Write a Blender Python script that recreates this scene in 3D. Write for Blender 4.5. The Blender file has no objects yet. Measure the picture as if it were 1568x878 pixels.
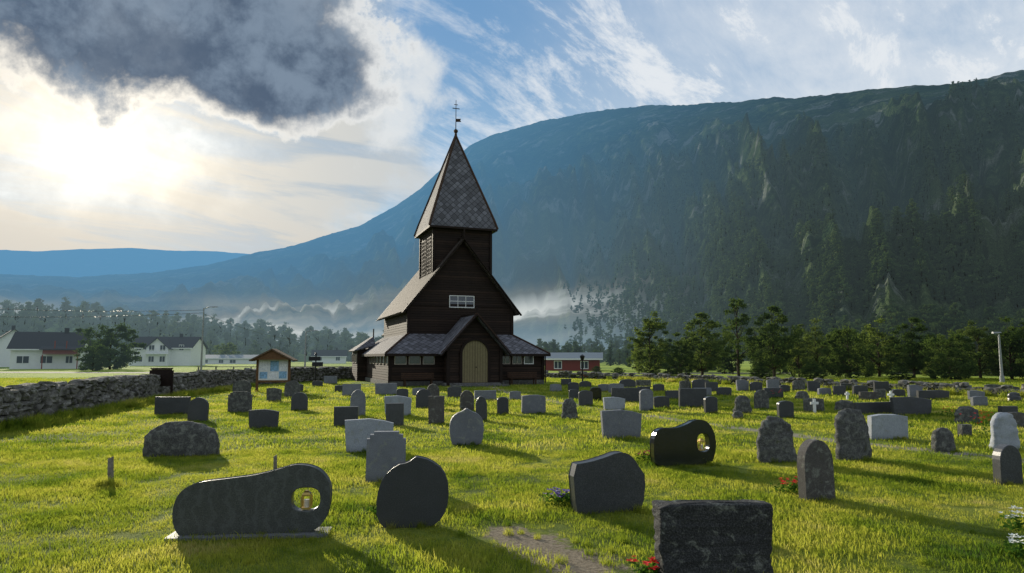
import bpy, math, random
from math import sin, cos, radians, pi, sqrt, atan2, exp
from mathutils import Vector, noise, Matrix
from mathutils.geometry import tessellate_polygon

scene = bpy.context.scene
PITCH = radians(5.96); CH = 1.8; F = 1044.0
cP, sP = cos(PITCH), sin(PITCH)
SUN_AZ = radians(-32.3); SUN_EL = radians(15.5)
SUN = Vector((sin(SUN_AZ)*cos(SUN_EL), cos(SUN_AZ)*cos(SUN_EL), sin(SUN_EL)))

# ---- survey helpers: bearings measured on the photograph -> real ground positions in metres
def ray(px, py):
    x = px-783; up = 439-py
    return Vector((x, F*cP-up*sP, F*sP+up*cP))
def gp(px, py):
    r = ray(px, py); t = CH/-r.z
    return r.x*t, r.y*t
def atd(px, D):
    return (px-783)/F*(D*cP-CH*sP)
def azt(px, py):
    r = ray(px, py); h = math.hypot(r.x, r.y)
    return atan2(r.x, r.y), r.z/h

# ---------------------------------------------------------------- node helper
class NT:
    def __init__(s, t): s.t = t
    def put(s, sock, v):
        if isinstance(v, bpy.types.NodeSocket): s.t.links.new(v, sock)
        else:
            if sock.type == 'RGBA' and len(v) == 3: v = (*v, 1)
            sock.default_value = v
    def n(s, typ, ins=None, **props):
        nd = s.t.nodes.new(typ)
        for k, v in props.items(): setattr(nd, k, v)
        for k, v in (ins or {}).items(): s.put(nd.inputs[k], v)
        return nd
    def m(s, op, a, b=None, c=None, clamp=False):
        nd = s.n('ShaderNodeMath', operation=op, use_clamp=clamp)
        for i, v in enumerate((a, b, c)):
            if v is not None: s.put(nd.inputs[i], v)
        return nd.outputs[0]
    def vm(s, op, a, b=None, sc=None):
        nd = s.n('ShaderNodeVectorMath', operation=op)
        s.put(nd.inputs[0], a)
        if b is not None: s.put(nd.inputs[1], b)
        if sc is not None: s.put(nd.inputs['Scale'], sc)
        return nd.outputs['Value'] if op in ('DOT_PRODUCT', 'LENGTH') else nd.outputs[0]
    def mix(s, f, a, b, blend='MIX'):
        nd = s.n('ShaderNodeMix', data_type='RGBA', blend_type=blend)
        s.put(nd.inputs[0], f); s.put(nd.inputs[6], a); s.put(nd.inputs[7], b)
        return nd.outputs[2]
    def ss(s, v, lo, hi, a=0.0, b=1.0):
        nd = s.n('ShaderNodeMapRange', {'Value': v, 'From Min': lo, 'From Max': hi, 'To Min': a, 'To Max': b}, interpolation_type='SMOOTHSTEP')
        return nd.outputs[0]
    def noise(s, vec, scale, detail=4, rough=.5, dist=0.0):
        nd = s.n('ShaderNodeTexNoise', {'Scale': scale, 'Detail': detail, 'Roughness': rough, 'Distortion': dist})
        if vec is not None: s.put(nd.inputs['Vector'], vec)
        return nd.outputs[0]
    def ramp(s, f, stops):
        nd = s.n('ShaderNodeValToRGB'); s.put(nd.inputs[0], f)
        e = nd.color_ramp.elements
        while len(e) < len(stops): e.new(.5)
        for el, (p, c) in zip(e, stops): el.position = p; el.color = (*c, 1)
        return nd.outputs[0]
    def sep(s, v):
        nd = s.n('ShaderNodeSeparateXYZ'); s.put(nd.inputs[0], v); return nd.outputs
    def comb(s, x, y, z):
        nd = s.n('ShaderNodeCombineXYZ')
        s.put(nd.inputs[0], x); s.put(nd.inputs[1], y); s.put(nd.inputs[2], z); return nd.outputs[0]
    def bump(s, h, st=.5, d=.02):
        return s.n('ShaderNodeBump', {'Height': h, 'Strength': st, 'Distance': d}).outputs[0]
    def bsdf(s, col, rough=.8, nor=None, spec=.3, metal=0.0):
        nd = s.n('ShaderNodeBsdfPrincipled', {'Base Color': col, 'Roughness': rough, 'Specular IOR Level': spec, 'Metallic': metal})
        if nor is not None: s.put(nd.inputs['Normal'], nor)
        return nd.outputs[0]

def new_mat(name):
    m = bpy.data.materials.new(name); m.use_nodes = True
    m.node_tree.nodes.clear()
    return m, NT(m.node_tree)
def out(N, sh): 
    o = N.n('ShaderNodeOutputMaterial'); N.t.links.new(sh, o.inputs[0])

def painted_haze(N, sh, L=1500.0, painted_mist=0.0, start=60.0):
    """aerial perspective painted as glowing colour, mixed in by world distance from the churchyard"""
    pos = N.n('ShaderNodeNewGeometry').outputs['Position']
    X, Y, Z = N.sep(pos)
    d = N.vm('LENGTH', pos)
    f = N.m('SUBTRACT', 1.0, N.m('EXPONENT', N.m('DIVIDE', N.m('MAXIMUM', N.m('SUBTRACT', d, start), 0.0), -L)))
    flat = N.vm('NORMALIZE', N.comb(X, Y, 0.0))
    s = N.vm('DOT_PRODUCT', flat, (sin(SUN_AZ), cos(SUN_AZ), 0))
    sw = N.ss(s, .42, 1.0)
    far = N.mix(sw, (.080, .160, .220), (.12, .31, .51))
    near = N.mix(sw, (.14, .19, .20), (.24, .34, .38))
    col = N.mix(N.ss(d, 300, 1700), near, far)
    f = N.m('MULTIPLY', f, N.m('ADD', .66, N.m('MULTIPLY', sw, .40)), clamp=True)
    if painted_mist > 0:  # valley fog, blue then white, also painted into the glow colour
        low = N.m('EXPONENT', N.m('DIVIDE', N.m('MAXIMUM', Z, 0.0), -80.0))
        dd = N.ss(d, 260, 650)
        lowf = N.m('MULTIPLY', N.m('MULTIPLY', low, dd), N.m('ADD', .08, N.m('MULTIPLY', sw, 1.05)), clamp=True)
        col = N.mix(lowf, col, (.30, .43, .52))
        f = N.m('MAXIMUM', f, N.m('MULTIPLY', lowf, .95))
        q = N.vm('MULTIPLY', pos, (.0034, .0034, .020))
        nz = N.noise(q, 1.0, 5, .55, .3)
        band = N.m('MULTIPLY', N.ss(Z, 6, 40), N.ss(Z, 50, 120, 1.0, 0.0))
        mk = N.m('MULTIPLY', N.m('MULTIPLY', N.ss(nz, .33, .62), band), N.m('MULTIPLY', N.ss(d, 380, 720), painted_mist), clamp=True)
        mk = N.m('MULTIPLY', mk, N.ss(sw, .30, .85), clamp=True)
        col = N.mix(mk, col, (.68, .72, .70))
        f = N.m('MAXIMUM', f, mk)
    em = N.n('ShaderNodeEmission', {'Color': col, 'Strength': 1.0}).outputs[0]  # scattered light of the air painted onto the surface as emission
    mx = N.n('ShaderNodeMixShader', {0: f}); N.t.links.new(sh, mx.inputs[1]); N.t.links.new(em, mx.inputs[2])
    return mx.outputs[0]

# ---------------------------------------------------------------- mesh helpers
def link(ob, parent=None):
    scene.collection.objects.link(ob)
    if parent: ob.parent = parent
    return ob
def empty(name, loc=(0, 0, 0), rz=0.0):
    e = bpy.data.objects.new(name, None); e.location = loc; e.rotation_euler = (0, 0, rz)
    e.empty_display_size = .3
    return link(e)

class Part:
    def __init__(s): s.v = []; s.f = []; s.uv = []; s.mi = []
    def poly(s, pts, mi=0):
        pts = [Vector(p) for p in pts]
        n = Vector((0, 0, 0))
        for i in range(len(pts)):
            a, b = pts[i], pts[(i+1) % len(pts)]
            n += a.cross(b)
        n = n.normalized() if n.length > 1e-9 else Vector((0, 0, 1))
        u = Vector((0, 0, 1)).cross(n)
        u = u.normalized() if u.length > 1e-3 else Vector((1, 0, 0))
        w = n.cross(u)
        b = len(s.v)
        s.v += [tuple(p) for p in pts]; s.f.append(tuple(range(b, b+len(pts))))
        s.uv += [(p.dot(u), p.dot(w)) for p in pts]; s.mi.append(mi)
    def hexa(s, b, t, mi=0):   # bottom ring ccw, top ring ccw
        s.poly(b[::-1], mi); s.poly(t, mi)
        k = len(b)
        for i in range(k):
            j = (i+1) % k
            s.poly([b[i], b[j], t[j], t[i]], mi)
    def box(s, x0, x1, y0, y1, z0, z1, mi=0):
        s.hexa([(x0, y0, z0), (x1, y0, z0), (x1, y1, z0), (x0, y1, z0)], [(x0, y0, z1), (x1, y0, z1), (x1, y1, z1), (x0, y1, z1)], mi)
    def slab(s, q, t, mi=0):   # q ccw seen from outside; thickness goes inwards
        q = [Vector(p) for p in q]
        n = (q[1]-q[0]).cross(q[2]-q[0]).normalized()
        s.hexa([p-n*t for p in q], q, mi)
    def beam(s, a, b, w, mi=0, up=(0, 0, 1), h=None):
        a = Vector(a); b = Vector(b); d = (b-a).normalized(); h = h or w
        x = d.cross(Vector(up))
        x = x.normalized() if x.length > 1e-4 else Vector((1, 0, 0))
        y = x.cross(d)
        r = lambda p: [p-x*w/2-y*h/2, p+x*w/2-y*h/2, p+x*w/2+y*h/2, p-x*w/2+y*h/2]
        A = r(a); B = r(b)
        s.poly(A, mi); s.poly(B[::-1], mi)
        for i in range(4):
            j = (i+1) % 4
            s.poly([A[j], A[i], B[i], B[j]], mi)
    def tube(s, a, b, r0, r1, n=8, mi=0):
        a = Vector(a); b = Vector(b); d = (b-a).normalized()
        x = d.orthogonal().normalized(); y = d.cross(x)
        A = [a+(x*cos(2*pi*i/n)+y*sin(2*pi*i/n))*r0 for i in range(n)]
        B = [b+(x*cos(2*pi*i/n)+y*sin(2*pi*i/n))*r1 for i in range(n)]
        s.hexa(A, B, mi)
    def obj(s, name, mats, parent=None, loc=None, rz=None, smooth=False):
        me = bpy.data.meshes.new(name); me.from_pydata(s.v, [], s.f)
        uvl = me.uv_layers.new(name='UVMap')
        flat = [c for uv in s.uv for c in uv]
        uvl.data.foreach_set('uv', flat)
        for m in mats: me.materials.append(m)
        me.polygons.foreach_set('material_index', s.mi)
        if smooth: me.polygons.foreach_set('use_smooth', [True]*len(s.f))
        me.update()
        ob = bpy.data.objects.new(name, me); link(ob, parent)
        if loc: ob.location = loc
        if rz is not None: ob.rotation_euler = (0, 0, rz)
        return ob

def raw(name, v, f, mats, mi=None, smooth=False, parent=None, do_link=True):
    me = bpy.data.meshes.new(name); me.from_pydata(v, [], f)
    for m in mats: me.materials.append(m)
    if mi: me.polygons.foreach_set('material_index', mi)
    if smooth: me.polygons.foreach_set('use_smooth', [True]*len(f))
    me.update()
    ob = bpy.data.objects.new(name, me)
    if do_link: link(ob, parent)
    return ob

def scatter(name, pts, coll, tilt=.05):
    me = bpy.data.meshes.new(name); me.from_pydata([p[:3] for p in pts], [], [])
    a = me.attributes.new('scl', 'FLOAT', 'POINT'); a.data.foreach_set('value', [p[3] for p in pts])
    ob = bpy.data.objects.new(name, me); link(ob)
    ng = bpy.data.node_groups.new(name+'_scatter', 'GeometryNodeTree')
    ng.interface.new_socket('Geometry', in_out='INPUT', socket_type='NodeSocketGeometry')
    ng.interface.new_socket('Geometry', in_out='OUTPUT', socket_type='NodeSocketGeometry')
    gi = ng.nodes.new('NodeGroupInput'); go = ng.nodes.new('NodeGroupOutput')
    ci = ng.nodes.new('GeometryNodeCollectionInfo'); ci.inputs['Collection'].default_value = coll
    ci.inputs['Separate Children'].default_value = True; ci.inputs['Reset Children'].default_value = True
    ip = ng.nodes.new('GeometryNodeInstanceOnPoints'); ip.inputs['Pick Instance'].default_value = True
    rv = ng.nodes.new('FunctionNodeRandomValue'); rv.data_type = 'FLOAT_VECTOR'
    rv.inputs[0].default_value = (-tilt, -tilt, 0); rv.inputs[1].default_value = (tilt, tilt, 6.283)
    na = ng.nodes.new('GeometryNodeInputNamedAttribute'); na.data_type = 'FLOAT'; na.inputs[0].default_value = 'scl'
    L = ng.links.new
    L(gi.outputs[0], ip.inputs['Points']); L(ci.outputs[0], ip.inputs['Instance'])
    L(rv.outputs[0], ip.inputs['Rotation']); L(na.outputs['Attribute'], ip.inputs['Scale'])
    L(ip.outputs[0], go.inputs[0])
    md = ob.modifiers.new('scatter', 'NODES'); md.node_group = ng
    return ob

# ---------------------------------------------------------------- materials
def m_grassblade():
    m, N = new_mat('grass_blade')
    pos = N.n('ShaderNodeNewGeometry').outputs['Position']
    n1 = N.noise(pos, .55, 3, .7); n2 = N.noise(pos, 9, 1, .6)
    f = N.m('ADD', N.m('MULTIPLY', n1, 1.0), N.m('MULTIPLY', n2, .25))
    col = N.ramp(f, [(.44, (.026, .058, .012)), (.57, (.075, .118, .020)), (.71, (.165, .19, .036)), (.85, (.29, .26, .11))])
    tcol = N.ramp(f, [(.44, (.10, .19, .018)), (.57, (.32, .40, .032)), (.71, (.58, .58, .075)), (.85, (.64, .55, .19))])
    d = N.n('ShaderNodeBsdfDiffuse', {'Color': col}).outputs[0]
    t = N.n('ShaderNodeBsdfTranslucent', {'Color': tcol}).outputs[0]
    mx = N.n('ShaderNodeMixShader', {0: .6}); N.t.links.new(d, mx.inputs[1]); N.t.links.new(t, mx.inputs[2])
    out(N, mx.outputs[0]); return m
SOIL = [(*gp(815, 834), .40), (*gp(885, 866), .48), (*gp(850, 853), .32), (*gp(775, 816), .28), (*gp(905, 874), .3)]
def m_ground():
    m, N = new_mat('grass_ground')
    pos = N.n('ShaderNodeNewGeometry').outputs['Position']
    d = N.vm('LENGTH', pos)
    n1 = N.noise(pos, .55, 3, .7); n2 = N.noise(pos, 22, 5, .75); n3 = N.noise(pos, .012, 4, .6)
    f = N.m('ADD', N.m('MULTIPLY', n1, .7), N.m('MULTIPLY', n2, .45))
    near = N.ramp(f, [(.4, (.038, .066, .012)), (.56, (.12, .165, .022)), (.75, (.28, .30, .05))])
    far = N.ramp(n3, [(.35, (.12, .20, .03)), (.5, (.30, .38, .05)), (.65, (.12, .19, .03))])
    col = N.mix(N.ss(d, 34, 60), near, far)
    soil = N.ramp(n2, [(.3, (.11, .085, .055)), (.7, (.40, .34, .25))])
    msk = None
    sn = N.m('MULTIPLY', N.m('SUBTRACT', N.noise(pos, 6, 5, .75), .5), 2.2)
    for (x, y, r) in SOIL:
        dd = N.vm('LENGTH', N.vm('MULTIPLY', N.vm('SUBTRACT', pos, (x, y, 0)), (1, .75, 0)))
        k = N.ss(N.m('ADD', N.m('SUBTRACT', 1.0, N.m('DIVIDE', dd, r)), sn), .0, .4)
        msk = k if msk is None else N.m('MAXIMUM', msk, k)
    col = N.mix(msk, col, soil)
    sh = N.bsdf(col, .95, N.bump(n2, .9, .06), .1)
    out(N, painted_haze(N, sh, 1500)); return m
def m_leaf(name='leaf', dark=(.014, .028, .010), mid=(.038, .064, .020), lite=(.078, .108, .032), L=1500, tr=.42):
    m, N = new_mat(name)
    pos = N.n('ShaderNodeNewGeometry').outputs['Position']
    oi = N.n('ShaderNodeObjectInfo').outputs['Random']
    f = N.m('ADD', N.m('MULTIPLY', N.noise(pos, .9, 2, .7), .7), N.m('MULTIPLY', oi, .32))
    col = N.ramp(f, [(.3, dark), (.52, mid), (.78, lite)])
    d = N.n('ShaderNodeBsdfDiffuse', {'Color': col}).outputs[0]
    t = N.n('ShaderNodeBsdfTranslucent', {'Color': N.mix(1.0, col, (2.2, 2.1, 1.2), 'MULTIPLY')}).outputs[0]
    mx = N.n('ShaderNodeMixShader', {0: tr}); N.t.links.new(d, mx.inputs[1]); N.t.links.new(t, mx.inputs[2])
    out(N, painted_haze(N, mx.outputs[0], L, start=35.0)); return m
def m_simple(name, col, rough=.8, spec=.3, ns=8.0, var=.35, bmp=.2, metal=0.0):
    m, N = new_mat(name)
    tc = N.n('ShaderNodeTexCoord').outputs['Object']
    n = N.noise(tc, ns, 5, .65)
    a = tuple(c*(1-var) for c in col); b = tuple(min(1, c*(1+var)) for c in col)
    out(N, N.bsdf(N.ramp(n, [(.3, a), (.7, b)]), rough, N.bump(n, bmp, .02), spec, metal)); return m
def m_granite(name, base, spk, rough=.35, scale=90, lichen=0.0, bmp=.1, spec=.4, veins=False):
    m, N = new_mat(name)
    tc = N.n('ShaderNodeTexCoord').outputs['Object']
    oi = N.n('ShaderNodeObjectInfo').outputs['Random']
    wp = N.vm('ADD', tc, N.comb(N.m('MULTIPLY', oi, 37.0), N.m('MULTIPLY', oi, 11.0), 0.0))
    n1 = N.noise(wp, scale, 3, .8); n2 = N.noise(wp, 4, 5, .6)
    col = N.ramp(n1, [(.38, tuple(c*.55 for c in base)), (.5, base), (.66, spk)])
    col = N.mix(N.ss(n2, .35, .7, .0, .35), col, tuple(c*.5 for c in base))
    if veins:
        w = N.n('ShaderNodeTexWave', {'Vector': wp, 'Scale': 2.2, 'Distortion': 14.0, 'Detail': 5.0, 'Detail Scale': 1.2, 'Detail Roughness': .7}).outputs[1]
        col = N.mix(N.ss(w, .6, .98, 0, .4), col, tuple(c*2.0 for c in base))
    col = N.mix(N.m('MULTIPLY', oi, .35), col, tuple(c*.6 for c in base))
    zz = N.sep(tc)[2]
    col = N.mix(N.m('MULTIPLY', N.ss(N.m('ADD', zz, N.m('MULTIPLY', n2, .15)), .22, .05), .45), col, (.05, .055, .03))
    h = n1
    if lichen:
        l = N.noise(wp, 9, 6, .7, .5); lm = N.ss(l, .55-.1*lichen, .68)
        col = N.mix(N.m('MULTIPLY', lm, .75), col, (.24, .25, .21))
        l2 = N.ss(N.noise(wp, 5.3, 5, .7), .6, .7)
        col = N.mix(N.m('MULTIPLY', l2, .6*lichen), col, (.07, .075, .025))
        h = N.m('ADD', n1, N.m('MULTIPLY', l, 1.2))
    out(N, N.bsdf(col, rough, N.bump(h, bmp, .03), spec)); return m
def m_boards():
    m, N = new_mat('tarred_boards')
    uv = N.n('ShaderNodeTexCoord').outputs['UV']
    U, V, _ = N.sep(uv)
    k = N.m('DIVIDE', V, .17); fr = N.m('FRACT', k); fl = N.m('FLOOR', k)
    gap = N.ss(fr, .0, .14)
    rnd = N.n('ShaderNodeTexWhiteNoise', {'W': fl}, noise_dimensions='1D').outputs[0]
    gr = N.noise(N.comb(N.m('MULTIPLY', U, 1.2), N.m('MULTIPLY', V, 22.0), fl), 1.5, 5, .65)
    st = N.noise(N.comb(N.m('MULTIPLY', U, 1.0), N.m('MULTIPLY', V, .35), 0.0), 1.2, 4, .6)
    f = N.m('ADD', N.m('ADD', N.m('MULTIPLY', rnd, .25), N.m('MULTIPLY', gr, .45)), N.m('MULTIPLY', st, .3))
    col = N.ramp(f, [(.28, (.011, .007, .005)), (.5, (.023, .0135, .009)), (.8, (.055, .032, .021))])
    col = N.mix(gap, (.004, .003, .002), col)
    h = N.m('ADD', N.m('MULTIPLY', gap, .6), N.m('MULTIPLY', fr, -.5))
    out(N, N.bsdf(col, .7, N.bump(h, .9, .04), .2)); return m
def m_slate(name, a, b):
    m, N = new_mat(name)
    uv = N.n('ShaderNodeTexCoord').outputs['UV']
    U, V, _ = N.sep(uv); s = .46
    A = N.m('DIVIDE', N.m('ADD', U, V), s); B = N.m('DIVIDE', N.m('SUBTRACT', V, U), s)
    fa = N.m('FRACT', A); fb = N.m('FRACT', B)
    e = N.m('MINIMUM', fa, fb); edge = N.ss(e, .02, .13)
    rnd = N.n('ShaderNodeTexWhiteNoise', {'Vector': N.comb(N.m('FLOOR', A), N.m('FLOOR', B), 0.0)}, noise_dimensions='3D').outputs[0]
    ns = N.noise(uv, 3.0, 5, .7)
    f = N.m('ADD', N.m('MULTIPLY', rnd, .5), N.m('MULTIPLY', ns, .5))
    col = N.ramp(f, [(.15, a), (.6, tuple((p+q)/2 for p, q in zip(a, b))), (.9, b)])
    col = N.mix(edge, tuple(c*.12 for c in a), col)
    h = N.m('ADD', N.m('MULTIPLY', edge, .5), N.m('MULTIPLY', N.m('ADD', fa, fb), -.3))
    out(N, N.bsdf(col, .8, N.bump(h, .6, .04), .15)); return m
def m_mountain():
    m, N = new_mat('mountain_forest')
    pos = N.n('ShaderNodeNewGeometry').outputs['Position']
    Z = N.sep(pos)[2]
    n1 = N.noise(pos, .075, 5, .80); n2 = N.noise(pos, .008, 5, .6, .6); n3 = N.noise(N.vm('MULTIPLY', pos, (1, 1, .35)), .022, 6, .7, .5)
    col = N.ramp(n1, [(.38, (.010, .024, .014)), (.52, (.036, .064, .028)), (.64, (.10, .135, .055))])
    rock = N.ramp(n3, [(.3, (.09, .10, .10)), (.7, (.32, .33, .33))])
    zf = N.ss(Z, 40, 420)
    rm = N.m('MULTIPLY', N.ss(n3, .52, .62), N.ss(N.m('ADD', n2, N.m('MULTIPLY', zf, .14)), .46, .62))
    col = N.mix(N.m('MULTIPLY', rm, .8), col, rock)
    alp = N.ramp(n2, [(.4, (.04, .075, .03)), (.6, (.11, .145, .06))])
    col = N.mix(N.m('MULTIPLY', N.ss(n2, .46, .6), .45), col, alp)
    col = N.mix(N.ss(n2, .50, .36, 0, .55), col, (.010, .022, .014))
    sc = N.n('ShaderNodeAttribute', attribute_name='scree').outputs['Fac']
    col = N.mix(N.m('MULTIPLY', sc, N.ss(n1, .3, .6, .3, .9)), col, (.28, .28, .25))
    h = N.m('ADD', n1, N.m('MULTIPLY', n3, 2.5))
    sh = N.bsdf(col, 1.0, N.bump(h, 1.0, 13.0), 0.0)
    out(N, painted_haze(N, sh, 1800, painted_mist=1.0)); return m

M_BLADE = m_grassblade(); M_GROUND = m_ground(); M_LEAF = m_leaf()
M_LEAF2 = m_leaf('leaf_light', (.022, .040, .012), (.056, .086, .024), (.105, .135, .036))
M_FARLEAF = m_leaf('far_leaf', (.014, .030, .012), (.038, .066, .022), (.080, .115, .036), L=1600, tr=.2)
M_HILLLEAF = m_leaf('hill_leaf', (.012, .026, .010), (.036, .062, .020), (.07, .10, .03), L=1000, tr=.2)
M_BARK = m_simple('bark', (.06, .05, .04), .95, .1, 14, .5, .6)
M_BOARD = m_boards()
M_SLATE = m_slate('roof_slate', (.070, .069, .075), (.21, .21, .235))
M_SHINGLE = m_slate('roof_shingle', (.040, .032, .027), (.095, .076, .062))
M_TRIM = m_simple('dark_trim', (.017, .010, .007), .7, .2, 12)
M_TRIM2 = m_simple('brown_trim', (.055, .030, .018), .7, .2, 12)
M_WHITE = m_simple('white_paint', (.75, .75, .72), .5, .4, 5, .08, .05)
M_GLASS = m_simple('window_glass', (.045, .055, .065), .08, .9, 3, .3, 0.0)
M_DOOR = m_simple('door_paint', (.20, .165, .08), .55, .3, 10, .15, .1)
M_STONE = m_granite('foundation_stone', (.13, .125, .12), (.25, .25, .24), .85, 25, .5, .5, .2)
M_METAL = m_simple('galvanised_metal', (.26, .27, .28), .5, .5, 6, .15, .05, .5)
M_DARKM = m_simple('dark_metal', (.02, .02, .02), .4, .5, 6, .15, .05, .5)
M_GOLD = m_simple('brass', (.60, .42, .14), .3, .5, 6, .15, .05, .9)
M_CANDLE = m_simple('candle_glass', (.65, .60, .48), .2, .5, 20, .2, .05)
M_WOODG = m_simple('weathered_wood', (.20, .18, .15), .9, .1, 20, .4, .4)
M_WOODB = m_simple('brown_wood', (.14, .075, .035), .8, .2, 14, .4, .3)
M_BROOF = m_simple('board_roof', (.12, .08, .05), .85, .2, 10, .4, .4)

G_DARK = m_granite('granite_dark', (.050, .053, .058), (.125, .13, .14), .36, 110, 0, .05, .45)
G_GREEN = m_granite('granite_green_veined', (.066, .072, .070), (.13, .14, .135), .32, 80, 0, .05, .45, True)
G_BLACK = m_granite('granite_black', (.012, .013, .015), (.032, .034, .038), .14, 140, 0, .02, .7)
G_MID = m_granite('granite_grey', (.175, .185, .205), (.33, .35, .39), .6, 120, .2, .15, .3)
G_LITE = m_granite('granite_light', (.34, .37, .41), (.55, .58, .62), .65, 120, .25, .15, .3)
G_ROUGH = m_granite('granite_lichen', (.095, .095, .090), (.22, .22, .21), .9, 60, 1.0, .7, .15)
G_BROWN = m_granite('stone_brown', (.10, .092, .085), (.18, .17, .155), .8, 90, .4, .3, .2)
G_ROCKF = m_granite('granite_weathered_dark', (.040, .041, .041), (.10, .10, .098), .8, 70, .2, .5, .2)
GM = dict(d=G_DARK, g=G_GREEN, k=G_BLACK, m=G_MID, l=G_LITE, r=G_ROUGH, b=G_BROWN, f=G_ROCKF)

# ---------------------------------------------------------------- ground
def ground():
    rings = [0, 6, 12, 20, 30, 45, 60, 80, 110, 150, 220, 350, 600, 1000, 1800, 3200, 6500]
    K = 96; v = [(0, 0, 0)]; f = []
    for r in rings[1:]:
        for k in range(K):
            a = 2*pi*k/K; v.append((r*sin(a), r*cos(a), 0))
    for k in range(K): f.append((0, 1+(k+1) % K, 1+k))
    for i in range(len(rings)-2):
        b = 1+i*K
        for k in range(K):
            j = (k+1) % K
            f.append((b+k, b+K+k, b+K+j, b+j))
    ob = raw('grass_ground', v, f, [M_GROUND])
    if ob.data.polygons[200].normal.z < 0: ob.data.flip_normals()
ground()

def path():
    m, N = new_mat('gravel')
    pos = N.n('ShaderNodeNewGeometry').outputs['Position']
    n = N.noise(pos, 40, 5, .8); n2 = N.noise(pos, 3.0, 5, .7)
    U = N.sep(N.n('ShaderNodeTexCoord').outputs['UV'])[0]
    col = N.ramp(n, [(.3, (.15, .135, .10)), (.7, (.36, .33, .26))])
    edge = N.m('ABSOLUTE', N.m('SUBTRACT', U, .5))
    g = N.ss(N.m('ADD', N.m('MULTIPLY', edge, 1.4), N.m('MULTIPLY', n2, 1.0)), .58, .92)
    col = N.mix(g, col, (.13, .175, .022))
    out(N, N.bsdf(col, .95, N.bump(n, .8, .02), .1))
    pts = [(-1.3, 43.2), (-.6, 38), (.6, 32), (2.8, 25.4), (5, 19.6), (7.0, 15.2), (9.0, 12.2), (13, 8.5)]
    dense = []
    for i in range(len(pts)-1):
        for t in range(8):
            k = t/8; dense.append((pts[i][0]*(1-k)+pts[i+1][0]*k, pts[i][1]*(1-k)+pts[i+1][1]*k))
    me_v = []; f = []; uv = []
    for i, p in enumerate(dense):
        q = dense[min(i+1, len(dense)-1)]; o = dense[max(i-1, 0)]
        d = Vector((q[0]-o[0], q[1]-o[1])).normalized(); w = .66+.16*noise.noise(Vector((i*.4, 3, 0)))
        me_v += [(p[0]+d.y*w, p[1]-d.x*w, .006), (p[0]-d.y*w, p[1]+d.x*w, .006)]
    for i in range(len(dense)-1):
        f.append((2*i, 2*i+2, 2*i+3, 2*i+1)); uv += [1, i, 1, i+1, 0, i+1, 0, i]
    ob = raw('gravel_path', me_v, f, [m])
    l = ob.data.uv_layers.new(name='UVMap'); l.data.foreach_set('uv', uv)
    if ob.data.polygons[0].normal.z < 0: ob.data.flip_normals()
    return dense
PATH = path()

# ---------------------------------------------------------------- mountains
def table(lst):
    return sorted(azt(px, py) for px, py in lst)
def interp(tb, a):
    if a <= tb[0][0]: return tb[0][1]
    for i in range(len(tb)-1):
        if a <= tb[i+1][0]:
            k = (a-tb[i][0])/(tb[i+1][0]-tb[i][0]); return tb[i][1]*(1-k)+tb[i+1][1]*k
    return tb[-1][1]
M_MOUNT = m_mountain()
def mountain(name, sil, R, r0, a0, a1, na, nr, seed, amp, scree=None, pw=1.1, crest=1.0):
    tb = table(sil)
    def H(a, r):
        Rr = R(a); rr0 = r0(a); t = (r-rr0)/(Rr-rr0)
        if t <= 0: return -3.0
        e = interp(tb, a)+CH/Rr
        P = Vector((r*sin(a), r*cos(a), seed*100.0))
        if t <= 1:
            h = e*Rr*t**pw
            # gullies and spurs running down the slope
            g = (1-abs(noise.fractal(Vector((a*8+t*.9, r/1300, seed)), 1.0, 2.0, 5)))-.8
            g2 = .5-abs(noise.fractal(Vector((a*26+t*1.6, r/700, seed+4)), .9, 2.0, 4))*1.6
            b = noise.fractal(P/260, .9, 2.1, 6)
            env = sin(pi*min(1, t*1.02))*min(1, (1-t)*2.2)
            h += amp*env*(g*1.4+b*.7+g2*.42)*min(1, e*4)
            h += noise.fractal(P/45, .9, 2.1, 3)*3.0*min(1, t*4)*(1-.5*t)*(1+crest*.4)
            h += noise.noise(P/9)*1.3*crest*t
        else:
            h = e*Rr*(1-(t-1)*.55)+noise.fractal(P/45, .9, 2.1, 3)*1.5*crest+noise.noise(P/9)*1.3*crest
        return h
    v = []; f = []; sc = []
    for i in range(nr):
        tt = i/(nr-1)*1.25
        for j in range(na):
            a = a0+(a1-a0)*j/(na-1); Rr = R(a); q = r0(a)
            r = q+(Rr-q)*tt
            h = H(a, r); v.append((r*sin(a), r*cos(a), h))
            s = 0.0
            if scree:
                (A1, T1), (A2, T2) = scree
                te = (h-CH)/r; k = (te-T1)/(T2-T1)
                if -.05 < k < 1.05:
                    w = .004+.010*max(0, k) + .003*noise.noise(Vector((te*90, 0, 0)))
                    dd = abs(a-(A1+(A2-A1)*k)-.006*noise.noise(Vector((te*40, 5, 0))))
                    s = max(0, 1-dd/w)
            sc.append(s)
    for i in range(nr-1):
        for j in range(na-1):
            b = i*na+j; f.append((b, b+1, b+na+1, b+na))
    ob = raw(name, v, f, [M_MOUNT], smooth=True)
    at = ob.data.attributes.new('scree', 'FLOAT', 'POINT'); at.data.foreach_set('value', sc)
    if ob.data.polygons[len(f)//2].normal.z < 0: ob.data.flip_normals()
    return H
D = radians
mountain('distant_mountain', [(-400, 350), (-150, 370), (0, 382), (60, 384), (120, 381), (200, 379), (260, 383), (330, 384), (400, 390), (500, 400), (700, 420)],
         lambda a: 4200, lambda a: 2600, D(-52), D(5), 200, 30, 5, 60)
def sst(x, a, b):
    x = max(0, min(1, (x-a)/(b-a))); return x*x*(3-2*x)
RM = lambda a: 2100-800*sst(a, -.15, .6)
R0 = lambda a: 760-460*sst(a, -.15, .55)
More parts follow.
